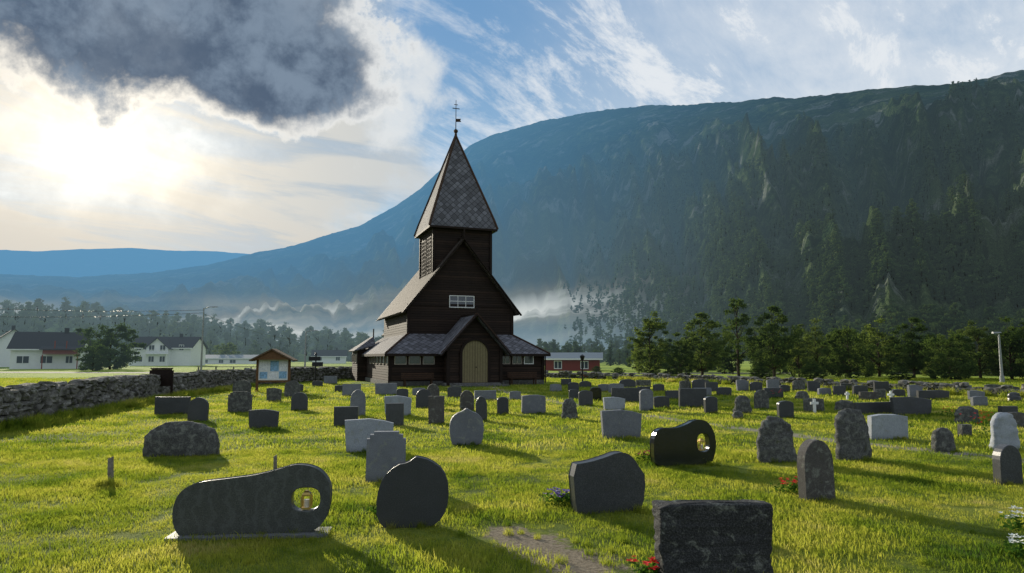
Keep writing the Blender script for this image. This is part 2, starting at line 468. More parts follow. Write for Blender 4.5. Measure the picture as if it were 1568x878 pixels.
HN = mountain('mountain', [(-400, 395), (0, 420), (120, 424), (230, 418), (320, 405), (390, 387), (450, 376), (500, 360), (550, 346), (600, 318), (640, 292),
         (670, 264), (720, 222), (760, 205), (830, 185), (900, 173), (930, 168), (960, 166), (1000, 161), (1050, 161), (1100, 156), (1130, 156), (1190, 149), (1215, 152), (1245, 147), (1330, 137), (1365, 136), (1400, 131), (1440, 129), (1480, 124), (1510, 121), (1530, 114), (1566, 110), (1700, 100), (1950, 80)],
         RM, R0, D(-52), D(62), 700, 190, 2, 85, scree=(azt(1525, 235), azt(1285, 445)), crest=1.6)
def hill():
    tb = table([(-300, 500), (0, 497), (60, 490), (130, 495), (200, 505), (300, 512), (380, 520), (450, 525), (520, 536), (600, 546)])
    a0, a1 = D(-50), D(-9); na, nr = 120, 20
    def H(a, r):
        t = (r-330)/(520-330)
        if t <= 0: return -.5
        h = interp(tb, a)*520+CH
        h = h*(sin(min(1, t)*pi/2)) if t < 1 else h*(1-(t-1)*.4)
        return h+noise.fractal(Vector((r*sin(a), r*cos(a), 0))/40, 1, 2, 3)*1.5
    v = []; f = []
    for i in range(nr):
        r = 325+i/(nr-1)*320
        for j in range(na):
            a = a0+(a1-a0)*j/(na-1); v.append((r*sin(a), r*cos(a), H(a, r)))
    for i in range(nr-1):
        for j in range(na-1):
            b = i*na+j; f.append((b, b+1, b+na+1, b+na))
    m, N = new_mat('hillside')
    pos = N.n('ShaderNodeNewGeometry').outputs['Position']
    col = N.ramp(N.noise(pos, .05, 5, .7), [(.35, (.03, .055, .018)), (.6, (.10, .15, .035))])
    out(N, painted_haze(N, N.bsdf(col, 1.0, None, 0.0), 1000))
    ob = raw('wooded_hill', v, f, [m], smooth=True)
    if ob.data.polygons[len(f)//2].normal.z < 0: ob.data.flip_normals()
    return H
HH = hill()

# ---------------------------------------------------------------- trees
def tree_obj(name, seed, Hh, W, leafmat, clumps=80, lpc=110, ls=.15, kind='round', base=.2, spread=1.0):
    R = random.Random(seed); P = Part(); top = Hh*.9
    pts = [Vector((0, 0, -.1))]
    for i in range(1, 7):
        pts.append(Vector((R.uniform(-1, 1)*.012*Hh, R.uniform(-1, 1)*.012*Hh, top*i/6)))
    tr = .022*Hh
    for i in range(6): P.tube(pts[i], pts[i+1], tr*(1-i/6.3), tr*(1-(i+1)/6.3), 7, 0)
    def trunk_at(z):
        k = max(0, min(5.999, z/top*6)); i = int(k); return pts[i].lerp(pts[i+1], k-i)
    lead = [(R.uniform(-.24, .24)*W, R.uniform(-.24, .24)*W, R.uniform(.78, .95)) for _ in range(4)]+[(0, 0, 1.02)]
    cs = []
    for c in range(clumps):
        for _ in range(30):
            zz = R.uniform(base, 1.0); lx = ly = 0; topk = 1.0
            if kind == 'cone': w = (1-(zz-base)/(1-base))**.85*.5+.03
            elif kind == 'slim': w = .5*sin(pi*min(1, ((zz-base)/(1-base))**.8))**.6
            else:
                lx, ly, topk = R.choice(lead)
                s_ = (zz-base)/(1-base); up = max(0, s_-.35)
                w = .5*sqrt(max(.05, 1-abs(2*s_-.85)**2.3)) if s_ < .92 else .17
                w *= (1-.38*up); lx *= up*1.9; ly *= up*1.9
            an = R.uniform(0, 2*pi)
            w *= 1+.4*noise.noise(Vector((cos(an)*1.6, sin(an)*1.6, zz*4+seed*7)))
            rr = w*W*sqrt(R.uniform(.12, 1))
            if noise.noise(Vector((cos(an)*rr*1.1, sin(an)*rr*1.1, zz*Hh*.8+seed))) > -.15: break
        cs.append(Vector((cos(an)*rr+lx, sin(an)*rr+ly, zz*Hh*topk)))
    for i, c in enumerate(cs):
        if i % 4 == 0:
            s0 = trunk_at(max(.12*Hh, c.z-.18*Hh-(c.xy.length)*.25)); mid = s0.lerp(c, .55)+Vector((0, 0, -.02*Hh))
            P.tube(s0, mid, tr*.34, tr*.2, 5, 0); P.tube(mid, c, tr*.2, tr*.05, 5, 0)
    v = P.v[:]; f = P.f[:]; mi = P.mi[:]
    for c in cs:
        cr = R.uniform(.045, .105)*(W+Hh*.35)*.75*spread
        for _ in range(lpc):
            d = Vector((R.gauss(0, 1), R.gauss(0, 1), R.gauss(0, .65)))
            p = c+d*cr*.5
            a = Vector((R.uniform(-1, 1), R.uniform(-1, 1), R.uniform(-1, 1))).normalized()
            b = a.orthogonal().normalized(); s = ls*R.uniform(.6, 1.3)
            k = len(v)
            v += [tuple(p-a*s), tuple(p+b*s*.55), tuple(p+a*s), tuple(p-b*s*.55)]
            f.append((k, k+1, k+2, k+3)); mi.append(1)
    return raw(name, v, f, [M_BARK, leafmat], mi, do_link=False)

protos = [tree_obj('proto', 1, 8, 6.0, M_LEAF, 90, 105, .13), tree_obj('proto', 2, 8, 5.0, M_LEAF2, 80, 100, .13, base=.12),
          tree_obj('proto', 3, 9, 4.2, M_LEAF2, 46, 75, .12, kind='slim', base=.25), tree_obj('proto', 4, 7, 7.2, M_LEAF, 100, 105, .14, base=.04),
          tree_obj('proto', 5, 8, 5.8, M_LEAF2, 85, 100, .13, base=.08)]
TR = [(995, 476, 60, 1, .95), (1040, 520, 58, 4, .95), (1074, 482, 60, 0, 1.2), (1130, 459, 64, 2, 1.0), (1184, 472, 62, 0, 1.0), (1222, 506, 64, 1, 1.0),
      (1250, 486, 68, 4, 1.1), (1300, 500, 62, 3, 1.0), (1345, 486, 66, 4, 1.1), (1398, 489, 62, 0, 1.1), (1455, 508, 56, 3, 1.0), (1500, 490, 60, 1, 1.15),
      (1548, 484, 58, 4, 1.15), (1610, 478, 55, 0, 1.2), (1700, 470, 52, 4, 1.2)]
Rt = random.Random(5)
for px, ty, Dd, pi_, wf in TR:
    x = atd(px, Dd); r = ray(px, ty); zt = CH+r.z/r.y*Dd
    pr = protos[pi_]; hh = {0: 8, 1: 8, 2: 9, 3: 7, 4: 8}[pi_]
    s = zt/hh
    o = bpy.data.objects.new('deciduous_tree', pr.data); link(o)
    o.location = (x, Dd, 0); o.scale = (s*wf, s*wf, s); o.rotation_euler = (0, 0, Rt.uniform(0, 6))
for px, ty, Dd, pi_, wf, nm in [(168, 494, 108, 3, 1.15, 'deciduous_tree'), (120, 505, 125, 0, 1.2, 'deciduous_tree'), (142, 527, 95, 3, 1.2, 'shrub'), (345, 524, 210, 3, 1.1, 'deciduous_tree'),
                                (1025, 565, 57, 3, 1.2, 'shrub'), (1160, 560, 58, 3, 1.6, 'shrub'), (1240, 555, 57, 3, 1.5, 'shrub'), (1375, 560, 55, 3, 1.5, 'shrub'), (945, 562, 62, 3, 1.4, 'shrub'), (912, 560, 80, 3, 1.3, 'shrub')]:
    x = atd(px, Dd); r = ray(px, ty); s = (CH+r.z/r.y*Dd)/{0: 8, 3: 7}[pi_]
    o = bpy.data.objects.new(nm, protos[pi_].data); link(o); o.location = (x, Dd, 0); o.scale = (s*wf, s*wf, s)

c_tree = bpy.data.collections.new('tree_kinds')
for p in protos: c_tree.objects.link(p)
pts = []
for i in range(95):
    px = Rt.uniform(970, 1750); Dd = Rt.uniform(74, 115)
    k = .62+.42*noise.noise(Vector((px/70, 0, 3)))
    pts.append((atd(px, Dd), Dd, -.2, max(.35, k*Rt.uniform(.8, 1.1)*Dd/95)))
for i in range(20):
    px = Rt.uniform(985, 1700); Dd = Rt.uniform(64, 74)
    pts.append((atd(px, Dd), Dd, -.5, Rt.uniform(.28, .45)))
scatter('tree_line', pts, c_tree)
c_far = bpy.data.collections.new('far_tree_kinds')
for k, (kd, W) in enumerate([('round', 6.5), ('round', 6), ('cone', 4.5), ('slim', 4.5)]):
    c_far.objects.link(tree_obj('far_proto', 20+k, 9, W, M_FARLEAF, 18, 14, .7, kind=kd, base=.1, spread=1.5))
c_hill = bpy.data.collections.new('hill_tree_kinds')
for k, (kd, W) in enumerate([('round', 7), ('round', 6.5), ('round', 6), ('slim', 4.8), ('cone', 4.5)]):
    c_hill.objects.link(tree_obj('hill_proto', 30+k, 9, W, M_HILLLEAF, 44, 36, .33, kind=kd, base=.08, spread=1.3))
pts = []
for i in range(19000):
    a = Rt.uniform(D(4), D(44)); t = Rt.random()**1.2*.66; q = R0(a); r = q+(RM(a)-q)*t
    if noise.noise(Vector((r*sin(a), r*cos(a), 7))/70) < -.3+.6*t: continue
    if Rt.random() > sst(a, D(3), D(14)): continue
    h = HN(a, r)
    if h < 0: continue
    pts.append((r*sin(a), r*cos(a), h-1.5, Rt.uniform(.55, 1.2)*(1-.25*t)))
Rt.shuffle(pts)
scatter('mountain_forest', pts, c_far)
pts = []
for i in range(620):
    a = Rt.uniform(D(-46), D(-10)); r = 335+Rt.random()*230
    if noise.noise(Vector((r*sin(a), r*cos(a), 3))/35) < -.18: continue
    pts.append((r*sin(a), r*cos(a), HH(a, r)-.6, Rt.uniform(.5, 1.6)))
for i in range(110):
    px = Rt.uniform(-100, 560); Dd = Rt.uniform(230, 330)
    pts.append((atd(px, Dd), Dd, -.2, Rt.uniform(.4, .95)))
for i in range(90):
    px = Rt.uniform(815, 1010); Dd = Rt.uniform(150, 330)
    pts.append((atd(px, Dd), Dd, -.2, Rt.uniform(.55, 1.15)*Dd/300))
Rt.shuffle(pts)
scatter('hill_trees', pts, c_hill)

# ---------------------------------------------------------------- church
def church():
    E = empty('stave_church', (-3.5, 47.35, 0), radians(20))
    W = Part(); RF = Part(); NR = Part(); T = Part(); B = Part(); GL = Part(); WF = Part(); DR = Part(); ST = Part(); PL = Part()
    def gable_block(u, v0, v1, z0, zw, za, P=W, mi=0):
        P.poly([(-u, v0, z0), (u, v0, z0), (u, v0, zw), (0, v0, za), (-u, v0, zw)], mi)
        P.poly([(u, v1, z0), (-u, v1, z0), (-u, v1, zw), (0, v1, za), (u, v1, zw)], mi)
        P.poly([(-u, v1, z0), (-u, v0, z0), (-u, v0, zw), (-u, v1, zw)], mi)
        P.poly([(u, v0, z0), (u, v1, z0), (u, v1, zw), (u, v0, zw)], mi)
    gable_block(3.7, 0, 10, 0, 5.5, 9.95)
    def rf(P, u, v0, v1, ze, za, t=.16, c=0.0):
        P.slab([(c-u, v1, ze), (c-u, v0, ze), (c, v0, za), (c, v1, za)], t)
        P.slab([(c+u, v0, ze), (c+u, v1, ze), (c, v1, za), (c, v0, za)], t)
    rf(NR, 4.2, -.42, 10.4, 4.9, 10.15)
    for s in (-1, 1):
        T.beam((s*4.25, -.47, 4.78), (0, -.47, 10.05), .07, up=(0, 1, 0), h=.26)
        T.beam((s*4.25, 10.45, 4.78), (0, 10.45, 10.05), .07, up=(0, 1, 0), h=.26)
    T.beam((0, -.5, 10.16), (0, 10.4, 10.16), .16)
    T.beam((0, -.5, 10.1), (0, -.5, 10.75), .09)
    for u in (-3.72, 3.72):
        T.box(u-.1, u+.1, -.05, .12, 3.3, 5.45)
    T.box(-3.7, 3.7, -.045, -.003, 5.35, 5.5)
    gable_block(2.7, 10.005, 14.5, 0, 4.2, 7.2); rf(NR, 3.1, 10.0, 14.9, 3.75, 7.3)
    c = .2; h = 2.1; v0 = .6; v1 = 4.8
    W.box(c-h, c+h, v0, v1, 5.0, 11.1)
    for uu in (c-h, c+h):
        for vv in (v0, v1): T.box(uu-.09, uu+.09, vv-.09, vv+.09, 5, 11.08)
    T.box(c-h-.06, c+h+.06, v0-.06, v1+.06, 10.7, 10.98)
    T.box(c-.06, c+.06, v0-.05, v0-.002, 9.9, 10.7)
    for k in range(2):
        a = v0+.55+k*1.75
        for sx in (-1, 1):
            x = c+sx*h
            T.box(x-.05, x+.05, a, a+1.35, 7.6, 7.72); T.box(x-.05, x+.05, a, a+1.35, 10.35, 10.47)
            for q in range(4): T.box(x-.05, x+.05, a+q*.43, a+q*.43+.07, 7.72, 10.35)
            for q in range(9): T.box(x-.03, x+.03, a, a+1.35, 7.85+q*.28, 7.93+q*.28)
    hb = 2.5; vc = (v0+v1)/2; zb = 11.0; za = 18.45
    hm = 2.28; zm = 11.75
    def ring(hh, z): return [(c-hh, vc-hh, z), (c+hh, vc-hh, z), (c+hh, vc+hh, z), (c-hh, vc+hh, z)]
    r0, r1 = ring(hb, zb), ring(hm, zm)
    for i in range(4):
        j = (i+1) % 4
        RF.poly([r0[i], r0[j], r1[j], r1[i]]); RF.poly([r1[i], r1[j], (c, vc, za)])
    r00 = ring(hb, zb-.14)
    for i in range(4):
        j = (i+1) % 4; T.poly([r00[i], r00[j], r0[j], r0[i]])
    T.poly(r00[::-1])
    for i in range(4):
        B.beam(r0[i], r1[i], .13); B.beam(r1[i], (c, vc, za), .13)
    B.tube((c, vc, 18.3), (c, vc, 18.9), .12, .06, 10)
    M = Part(); M.tube((c, vc, 18.8), (c, vc, 21.2), .035, .02, 8)
    for a in range(6):
        z0 = 18.62+.32*(1-cos(pi*a/6))/2; z1 = 18.62+.32*(1-cos(pi*(a+1)/6))/2
        M.tube((c, vc, z0), (c, vc, z1), max(.01, .17*sin(pi*a/6)), max(.01, .17*sin(pi*(a+1)/6)), 12)
    M.beam((c-.28, vc, 20.55), (c+.28, vc, 20.55), .05); M.beam((c-.14, vc, 20.85), (c+.14, vc, 20.85), .04)
    M.poly([(c, vc, 19.5), (c+.42, vc, 19.55), (c+.34, vc, 19.68), (c+.42, vc, 19.8), (c, vc, 19.75)])
    M.obj('spire_cross', [M_TRIM2], E)
    W.box(-5.25, 5.25, -2, 12.0, .3, 2.2)
    ST.box(-5.32, 5.32, -2.07, 12.07, -.1, .3)
    e = 5.62; ze = 2.06; zt = 3.42
    RF.slab([(-e, -2.4, ze), (e, -2.4, ze), (3.7, 0, zt), (-3.7, 0, zt)], .12)
    RF.slab([(-e, 12.4, ze), (-e, -2.4, ze), (-3.7, 0, zt), (-3.7, 10.6, zt)], .12)
    RF.slab([(e, -2.4, ze), (e, 12.4, ze), (3.7, 10.6, zt), (3.7, 0, zt)], .12)
    RF.slab([(e, 12.4, ze), (-e, 12.4, ze), (-3.7, 10.6, zt), (3.7, 10.6, zt)], .12)
    T.box(-e-.03, e+.03, -2.46, -2.41, ze-.16, ze+.01); T.box(-e-.06, -e-.01, -2.4, 12.4, ze-.16, ze+.01); T.box(e+.01, e+.06, -2.4, 12.4, ze-.16, ze+.01)
    B.beam((-e, -2.4, ze+.03), (-3.7, 0, zt+.03), .1); B.beam((e, -2.4, ze+.03), (3.7, 0, zt+.03), .1)
    for u in (-5.25, 5.25):
        T.box(u-.09, u+.09, -2.09, -1.9, .3, 2.1); T.box(u-.09, u+.09, 11.9, 12.1, .3, 2.1)
        M2 = u*1.02
        T.tube((M2, -2.2, .1), (M2, -2.2, 2.0), .045, .045, 8)
    T.box(-5.2, 5.2, -2.045, -2.003, 1.22, 1.32)
    def win(u, v, z0, w, hh, ax='f', n=2, P=WF):
        t = .05
        def bx(Q, a0, a1, d0, d1, z0_, z1_):
            if ax == 'f': Q.box(u+a0, u+a1, v-d1, v-d0, z0_, z1_)
            else: Q.box(u-d1, u-d0, v+a0, v+a1, z0_, z1_)
        bx(GL, -w/2+.01, w/2-.01, .004, .02, z0+.01, z0+hh-.01)
        bx(P, -w/2-t, w/2+t, .004, .06, z0-t, z0); bx(P, -w/2-t, w/2+t, .004, .06, z0+hh, z0+hh+t)
        bx(P, -w/2-t, -w/2, .004, .06, z0, z0+hh); bx(P, w/2, w/2+t, .004, .06, z0, z0+hh)
        for i in range(1, n): 
            a = -w/2+w*i/n; bx(P, a-.02, a+.02, .02, .05, z0, z0+hh)
    for u in (-4.6, -3.68, -2.76): win(u, -2, 1.42, .68, .5, n=1, P=PL)
    for u in (2.5, 3.35, 4.2): win(u, -2, 1.42, .6, .5, n=2 if u < 4 else 1, P=PL if u < 4 else WF)
    for v in (-1.0, .4, 1.8, 3.2, 4.6, 6.0): win(-5.25, v, 1.42, .7, .48, 'l', 1, P=PL)
    win(0, 0, 5.3, 1.7, .75, n=3)
    WF.box(-.85, .85, -.05, -.02, 5.68, 5.72)
    W.box(-5.95, -5.255, 8.6, 11.8, .02, 2.5)
    RF.slab([(-6.25, 12.1, 2.35), (-6.25, 8.3, 2.35), (-4.6, 9.4, 3.5), (-4.6, 11, 3.5)], .1)
    RF.slab([(-6.25, 8.3, 2.35), (-4.6, 8.3, 2.8), (-4.6, 9.4, 3.5)], .1)
    T.beam((-4.62, 9.4, 3.4), (-4.62, 9.4, 4.1), .09)
    for v in (9.2, 10.3, 11.2): win(-5.95, v, 1.45, .6, .6, 'l', 1, P=PL)
    pu = 1.78
    W.poly([(-pu, -3.2, 0), (pu, -3.2, 0), (pu, -3.2, 2.45), (0, -3.2, 4.42), (-pu, -3.2, 2.45)])
    W.poly([(-pu, -2.0, 0), (-pu, -3.2, 0), (-pu, -3.2, 2.45), (-pu, -2.0, 2.45)])
    W.poly([(pu, -3.2, 0), (pu, -2.0, 0), (pu, -2.0, 2.45), (pu, -3.2, 2.45)])
    RF.slab([(-2.3, -.4, 2.05), (-2.3, -3.6, 2.05), (0, -3.6, 4.62), (0, 0, 4.62)], .1)
    RF.slab([(2.3, -3.6, 2.05), (2.3, -.4, 2.05), (0, 0, 4.62), (0, -3.6, 4.62)], .1)
    for s in (-1, 1):
        T.beam((s*2.36, -3.64, 1.92), (0, -3.64, 4.56), .06, up=(0, 1, 0), h=.24)
        B.beam((s*2.36, -3.66, 2.08), (0, -3.66, 4.68), .05, up=(0, 1, 0), h=.05)
        T.box(s*pu-.1, s*pu+.1, -3.29, -3.1, 0, 2.4)
    T.beam((0, -3.62, 4.4), (0, -3.62, 5.05), .09)
    T.beam((0, -3.6, 4.64), (0, 0, 4.64), .12)
    n = 20; dw = .88; zs = 2.05
    arc = [(dw*cos(pi*i/n), zs+dw*sin(pi*i/n)) for i in range(n+1)]
    outl = [(-dw, .22)]+[(dw, .22)]+arc
    DR.poly([(x, -3.26, z) for x, z in outl])
    k = len(outl)
    for i in range(k):
        a, b = outl[i], outl[(i+1) % k]
        DR.poly([(a[0], -3.2, a[1]), (b[0], -3.2, b[1]), (b[0], -3.26, b[1]), (a[0], -3.26, a[1])])
    fr = [(-dw-.06, .22)]+[((dw+.06)*cos(pi-pi*i/n), zs+(dw+.06)*sin(pi-pi*i/n)) for i in range(n+1)]+[(dw+.06, .22)]
    for a, b in zip(fr[:-1], fr[1:]): T.beam((a[0], -3.27, a[1]), (b[0], -3.27, b[1]), .16, up=(0, 1, 0), h=.14)
    T.box(-.012, .012, -3.272, -3.262, .22, zs+dw-.02)
    for s in (-1, 1):
        for q in range(1, 5): T.box(s*q*.175-.006, s*q*.175+.006, -3.268, -3.2605, .24, zs+sqrt(max(0, dw**2-(q*.175)**2))-.03)
    T.tube((.07, -3.27, 1.2), (.07, -3.34, 1.2), .035, .035, 8)
    ST.box(-1.5, 1.5, -4.1, -3.295, -.1, .2); ST.box(-1.9, 1.9, -4.6, -4.105, -.1, .1)
    ST.box(-2.0, 2.0, -3.29, -2.075, -.1, .2)
    W.obj('wall_boards', [M_BOARD], E); RF.obj('slate_roof', [M_SLATE], E); NR.obj('nave_roof', [M_SHINGLE], E)
    T.obj('trim', [M_TRIM], E); B.obj('ridge_trim', [M_TRIM2], E); GL.obj('window_glass', [M_GLASS], E)
    WF.obj('window_frames', [M_WHITE], E); PL.obj('aisle_window_frames', [m_simple('aged_frame_paint', (.34, .30, .25), .7, .2, 8, .2)], E)
    DR.obj('arched_door', [M_DOOR], E); ST.obj('stone_steps_and_footing', [M_STONE], E)
    return E
church()
CR = radians(20)
def cw(u, v): return (-3.5+u*cos(CR)-v*sin(CR), 47.35+u*sin(CR)+v*cos(CR))
def bench(u):
    P = Part()
    for s in (-.85, .85):
        P.box(s-.04, s+.04, -.22, -.14, 0, .45); P.box(s-.04, s+.04, .16, .24, 0, .85); P.box(s-.035, s+.035, -.22, .24, .36, .41)
    for k in range(4): P.box(-1.05, 1.05, -.24+k*.115, -.14+k*.115, .451, .485)
    for k in range(3): P.box(-1.05, 1.05, .12, .155, .52+k*.12, .61+k*.12)
    x, y = cw(u, -2.75)
    P.obj('park_bench', [M_TRIM2], loc=(x, y, 0), rz=CR)
bench(-3.6); bench(3.5)

# ---------------------------------------------------------------- headstones
def chaikin(p, it=2):
    for _ in range(it):
        q = []
        for i in range(len(p)):
            a, b = p[i], p[(i+1) % len(p)]
            q += [(a[0]*.75+b[0]*.25, a[1]*.75+b[1]*.25), (a[0]*.25+b[0]*.75, a[1]*.25+b[1]*.75)]
        p = q
    return p
def nrm(lst, x0, x1, y0, y1):
    return [((x-(x0+x1)/2)/(x1-x0), (y1-y)/(y1-y0)) for x, y in lst]
SH = {
 'rect': ([(-.5, 0), (.5, 0), (.5, 1), (-.5, 1)], 0),
 'low': ([(-.5, 0), (.5, 0), (.49, .93), (.2, 1), (-.2, 1), (-.49, .93)], 0),
 'slope': ([(-.46, 0), (.46, 0), (.5, .85), (.3, .93), (0, 1), (-.5, .97)], 0),
 'arch': ([(-.5, 0), (.5, 0)]+[(.5*cos(pi*i/12), .62+.38*sin(pi*i/12)) for i in range(13)], 0),
 'soft': ([(-.5, 0), (.5, 0)]+[(.5*cos(pi*i/12), .82+.18*sin(pi*i/12)) for i in range(13)], 0),
 'step': ([(-.5, 0), (.5, 0), (.5, .86), (.42, .86), (.42, .94), (.32, .94), (.32, 1), (-.32, 1), (-.32, .94), (-.42, .94), (-.42, .86), (-.5, .86)], 0),
 'point': ([(-.40, 0), (.40, 0), (.47, .2), (.5, .5), (.46, .72), (.32, .86), (.12, .93), (0, 1.02), (-.12, .93), (-.32, .86), (-.46, .72), (-.5, .5), (-.47, .2)], 1),
 'kid1': (nrm([(284, 826), (268, 806), (266, 775), (276, 752), (300, 740), (340, 736), (385, 731), (420, 722), (446, 714), (478, 720), (497, 742), (499, 770), (492, 800), (476, 816), (450, 820), (380, 824)], 268, 497, 716, 825), 2),
 'kid2': (nrm([(1001, 714), (995, 700), (996, 668), (1006, 657), (1030, 659), (1050, 653), (1066, 645), (1086, 647), (1099, 668), (1098, 695), (1088, 713)], 997, 1097, 646, 713), 2),
 'drop': (nrm([(592, 809), (576, 794), (575, 760), (584, 732), (604, 714), (622, 711), (632, 703), (636, 702), (655, 707), (676, 722), (685, 748), (682, 780), (668, 802), (640, 809)], 577, 683, 704, 809), 1),
 'wave': (nrm([(882, 786), (875, 783), (869, 712), (895, 710), (925, 703), (943, 697), (960, 698), (972, 708), (980, 720), (991, 734), (985, 779), (975, 784)], 869, 990, 698, 786), 1),
}
def tess_at(l, i):
    for q in l:
        if i < len(q): return q[i]
        i -= len(q)
def plate(w, h, t, outl, hole=None, b=.008):
    def inset(p, d):
        r = []
        n = len(p)
        for i in range(n):
            a, c, e = Vector(p[i-1]), Vector(p[i]), Vector(p[(i+1) % n])
            d1 = (c-a); d2 = (e-c)
            d1 = d1.normalized() if d1.length > 1e-6 else d2.normalized()
            d2 = d2.normalized() if d2.length > 1e-6 else d1
            nn = Vector((-(d1.y+d2.y), d1.x+d2.x)); nn = nn.normalized() if nn.length > 1e-6 else Vector((0, 1))
            r.append((c.x+nn.x*d, c.y+nn.y*d))
        return r
    o = [(x*w, z*h) for x, z in outl]
    loops = [o]
    if hole: loops.append([(x*w, z*h) for x, z in hole][::-1])
    v = []; f = []
    tess_in = []; base = []
    for lp in loops:
        n = len(lp); ins = inset(lp, b); k = len(v); base.append(k)
        for ring_, y in ((ins, -t/2), (lp, -t/2+b), (lp, t/2-b), (ins, t/2)):
            v += [(x, y, z) for x, z in ring_]
        for q in range(3):
            for i in range(n):
                j = (i+1) % n
                f.append((k+q*n+i, k+q*n+j, k+(q+1)*n+j, k+(q+1)*n+i))
        tess_in.append([Vector((x, z, 0)) for x, z in ins])
    idx = []
    for k, lp in zip(base, loops): idx += [(k+i, k+3*len(lp)+i) for i in range(len(lp))]
    for a, c, e in tessellate_polygon(tess_in):
        A, C, G = tess_at(tess_in, a), tess_at(tess_in, c), tess_at(tess_in, e)
        if (C-A).cross(G-A).z <= 0: a, e = e, a
        f.append((idx[a][0], idx[c][0], idx[e][0])); f.append((idx[e][1], idx[c][1], idx[a][1]))
    return v, f
def rough(w, h, t, seed, p=7.0, taper=.15, na=36, nz=22, amp=.05, lean=0.0, ex=.45):
    v = []; f = []
    for i in range(nz):
        s = 1-(1-i/(nz-1))**1.6 if i else 0
        s = min(s, 1)
        k = max(0.0, 1-s**p)**.5*(1-taper*s)
        if i == nz-1: k = .02
        for j in range(na):
            a = 2*pi*j/na; ca, sa = cos(a), sin(a)
            x = w/2*k*math.copysign(abs(ca)**ex, ca)+lean*s*w; y = t/2*max(k, .05)*math.copysign(abs(sa)**ex, sa)
            z = h*s-.02
            q = Vector((x*3.2/max(w, h)*2, y*4, z*3.2/max(w, h)*2+seed*13.7))
            d = noise.fractal(q, .8, 2.1, 4)*amp*min(w, h)*2
            v.append((x+d*ca, y+d*sa*.6, z+d*.6*s))
    for i in range(nz-1):
        for j in range(na):
            j2 = (j+1) % na; f.append((i*na+j, i*na+j2, (i+1)*na+j2, (i+1)*na+j))
    f.append(tuple((nz-1)*na+j for j in range(na)))
    return v, f
def lantern(z, x, y, s, rz):
    P = Part(); h = .17*s; w = .10*s
    P.box(-w/2, w/2, -w/2, w/2, 0, .02*s, 0); P.box(-w/2, w/2, -w/2, w/2, h-.02*s, h, 0)
    P.hexa([(-w/2, -w/2, h), (w/2, -w/2, h), (w/2, w/2, h), (-w/2, w/2, h)], [(-w/6, -w/6, h+.04*s), (w/6, -w/6, h+.04*s), (w/6, w/6, h+.04*s), (-w/6, w/6, h+.04*s)], 0)
    for sx in (-1, 1):
        for sy in (-1, 1): P.box(sx*w/2-.008*s, sx*w/2+.008*s, sy*w/2-.008*s, sy*w/2+.008*s, .02*s, h-.02*s, 0)
    P.tube((0, 0, .02*s), (0, 0, h*.62), w*.34, w*.34, 12, 1)
    P.obj('grave_lantern', [M_GOLD, M_CANDLE], loc=(x, y, z), rz=rz)

RS = random.Random(11); STONES = []
def stone(px, by, w, h, kind, mt, rot=None, th=None, name='headstone'):
    x, y = gp(px, by); k = (y*cP-CH*sP)/F
    wm, hm = w*k, h*k*1.01
    rz = radians(rot if rot is not None else RS.uniform(4, 15))
    t = th or RS.uniform(.11, .16)
    wm = max(.1, (wm-t*abs(sin(rz+.0)))/cos(rz))
    y += t/2
    if kind in ('rough', 'boulder', 'block'):
        if kind == 'rough': v, f = rough(wm, hm, max(t, .2), px*.1, 9, RS.uniform(.15, .28), lean=RS.uniform(-.05, .05), amp=.035)
        elif kind == 'boulder': v, f = rough(wm, hm, max(t, .3), px*.1, 4.0, .0, 48, 28, .025)
        else: v, f = rough(wm*1.03, hm, max(t, .2), px*.1, 120, -.05, 110, 60, .020, ex=.16)
        ob = raw(name, v, f, [GM[mt]], smooth=(kind != 'block'))
    else:
        o, it = SH[kind]
        if it: o = chaikin(o, it)
        hole = None
        if kind == 'kid1': c0 = ((462-382.5)/229, (825-768)/109, .095, .165)
        if kind == 'kid2': c0 = ((1078-1047)/100, (713-679)/67, .105, .20)
        if kind in ('kid1', 'kid2'):
            hole = []
            for i in range(28):
                a = 2*pi*i/28; ca, sa = cos(a), sin(a)
                hole.append((c0[0]+c0[2]*math.copysign(abs(ca)**.75, ca), c0[1]+c0[3]*math.copysign(abs(sa)**.75, sa)))
        v, f = plate(wm, hm, t, o, hole)
        ob = raw(name, v, f, [GM[mt]])
        if hole:
            zc = (c0[1]-c0[3])*hm; xx = c0[0]*wm
            lantern(zc, x+xx*cos(rz), y+xx*sin(rz), hm*1.25, rz)
    ob.location = (x, y, -.01); ob.rotation_euler = (RS.uniform(-.03, .03), RS.uniform(-.02, .02), rz)
    STONES.append((x, y, wm))
    return ob, x, y, wm, hm, rz

st = stone(383, 822, 230, 106, 'kid1', 'g', 6, .12)
P = Part(); P.box(-st[3]*.52, st[3]*.52, -.16, .16, -.03, .03); P.obj('grave_plinth', [G_MID], loc=(st[1]-.02, st[2], 0), rz=st[5])
stone(630, 808, 106, 104, 'drop', 'd', 6, .12)
stone(930, 785, 121, 88, 'wave', 'd', 16, .17)
stone(1098, 892, 172, 121, 'block', 'f', 5, .2)
stone(588, 738, 61, 76, 'step', 'm', 10, .13)
stone(563, 692, 75, 50, 'slope', 'l', 12, .16)
stone(275, 698, 112, 54, 'boulder', 'r', 4)
stone(1047, 713, 101, 68, 'kid2', 'k', 14, .16)
stone(1191, 708, 66, 70, 'rough', 'r', 10)
stone(1254, 767, 56, 92, 'arch', 'b', 16, .16)
stone(1309, 705, 60, 80, 'rough', 'r', 12)
stone(713, 682, 54, 56, 'point', 'm', 8, .14)
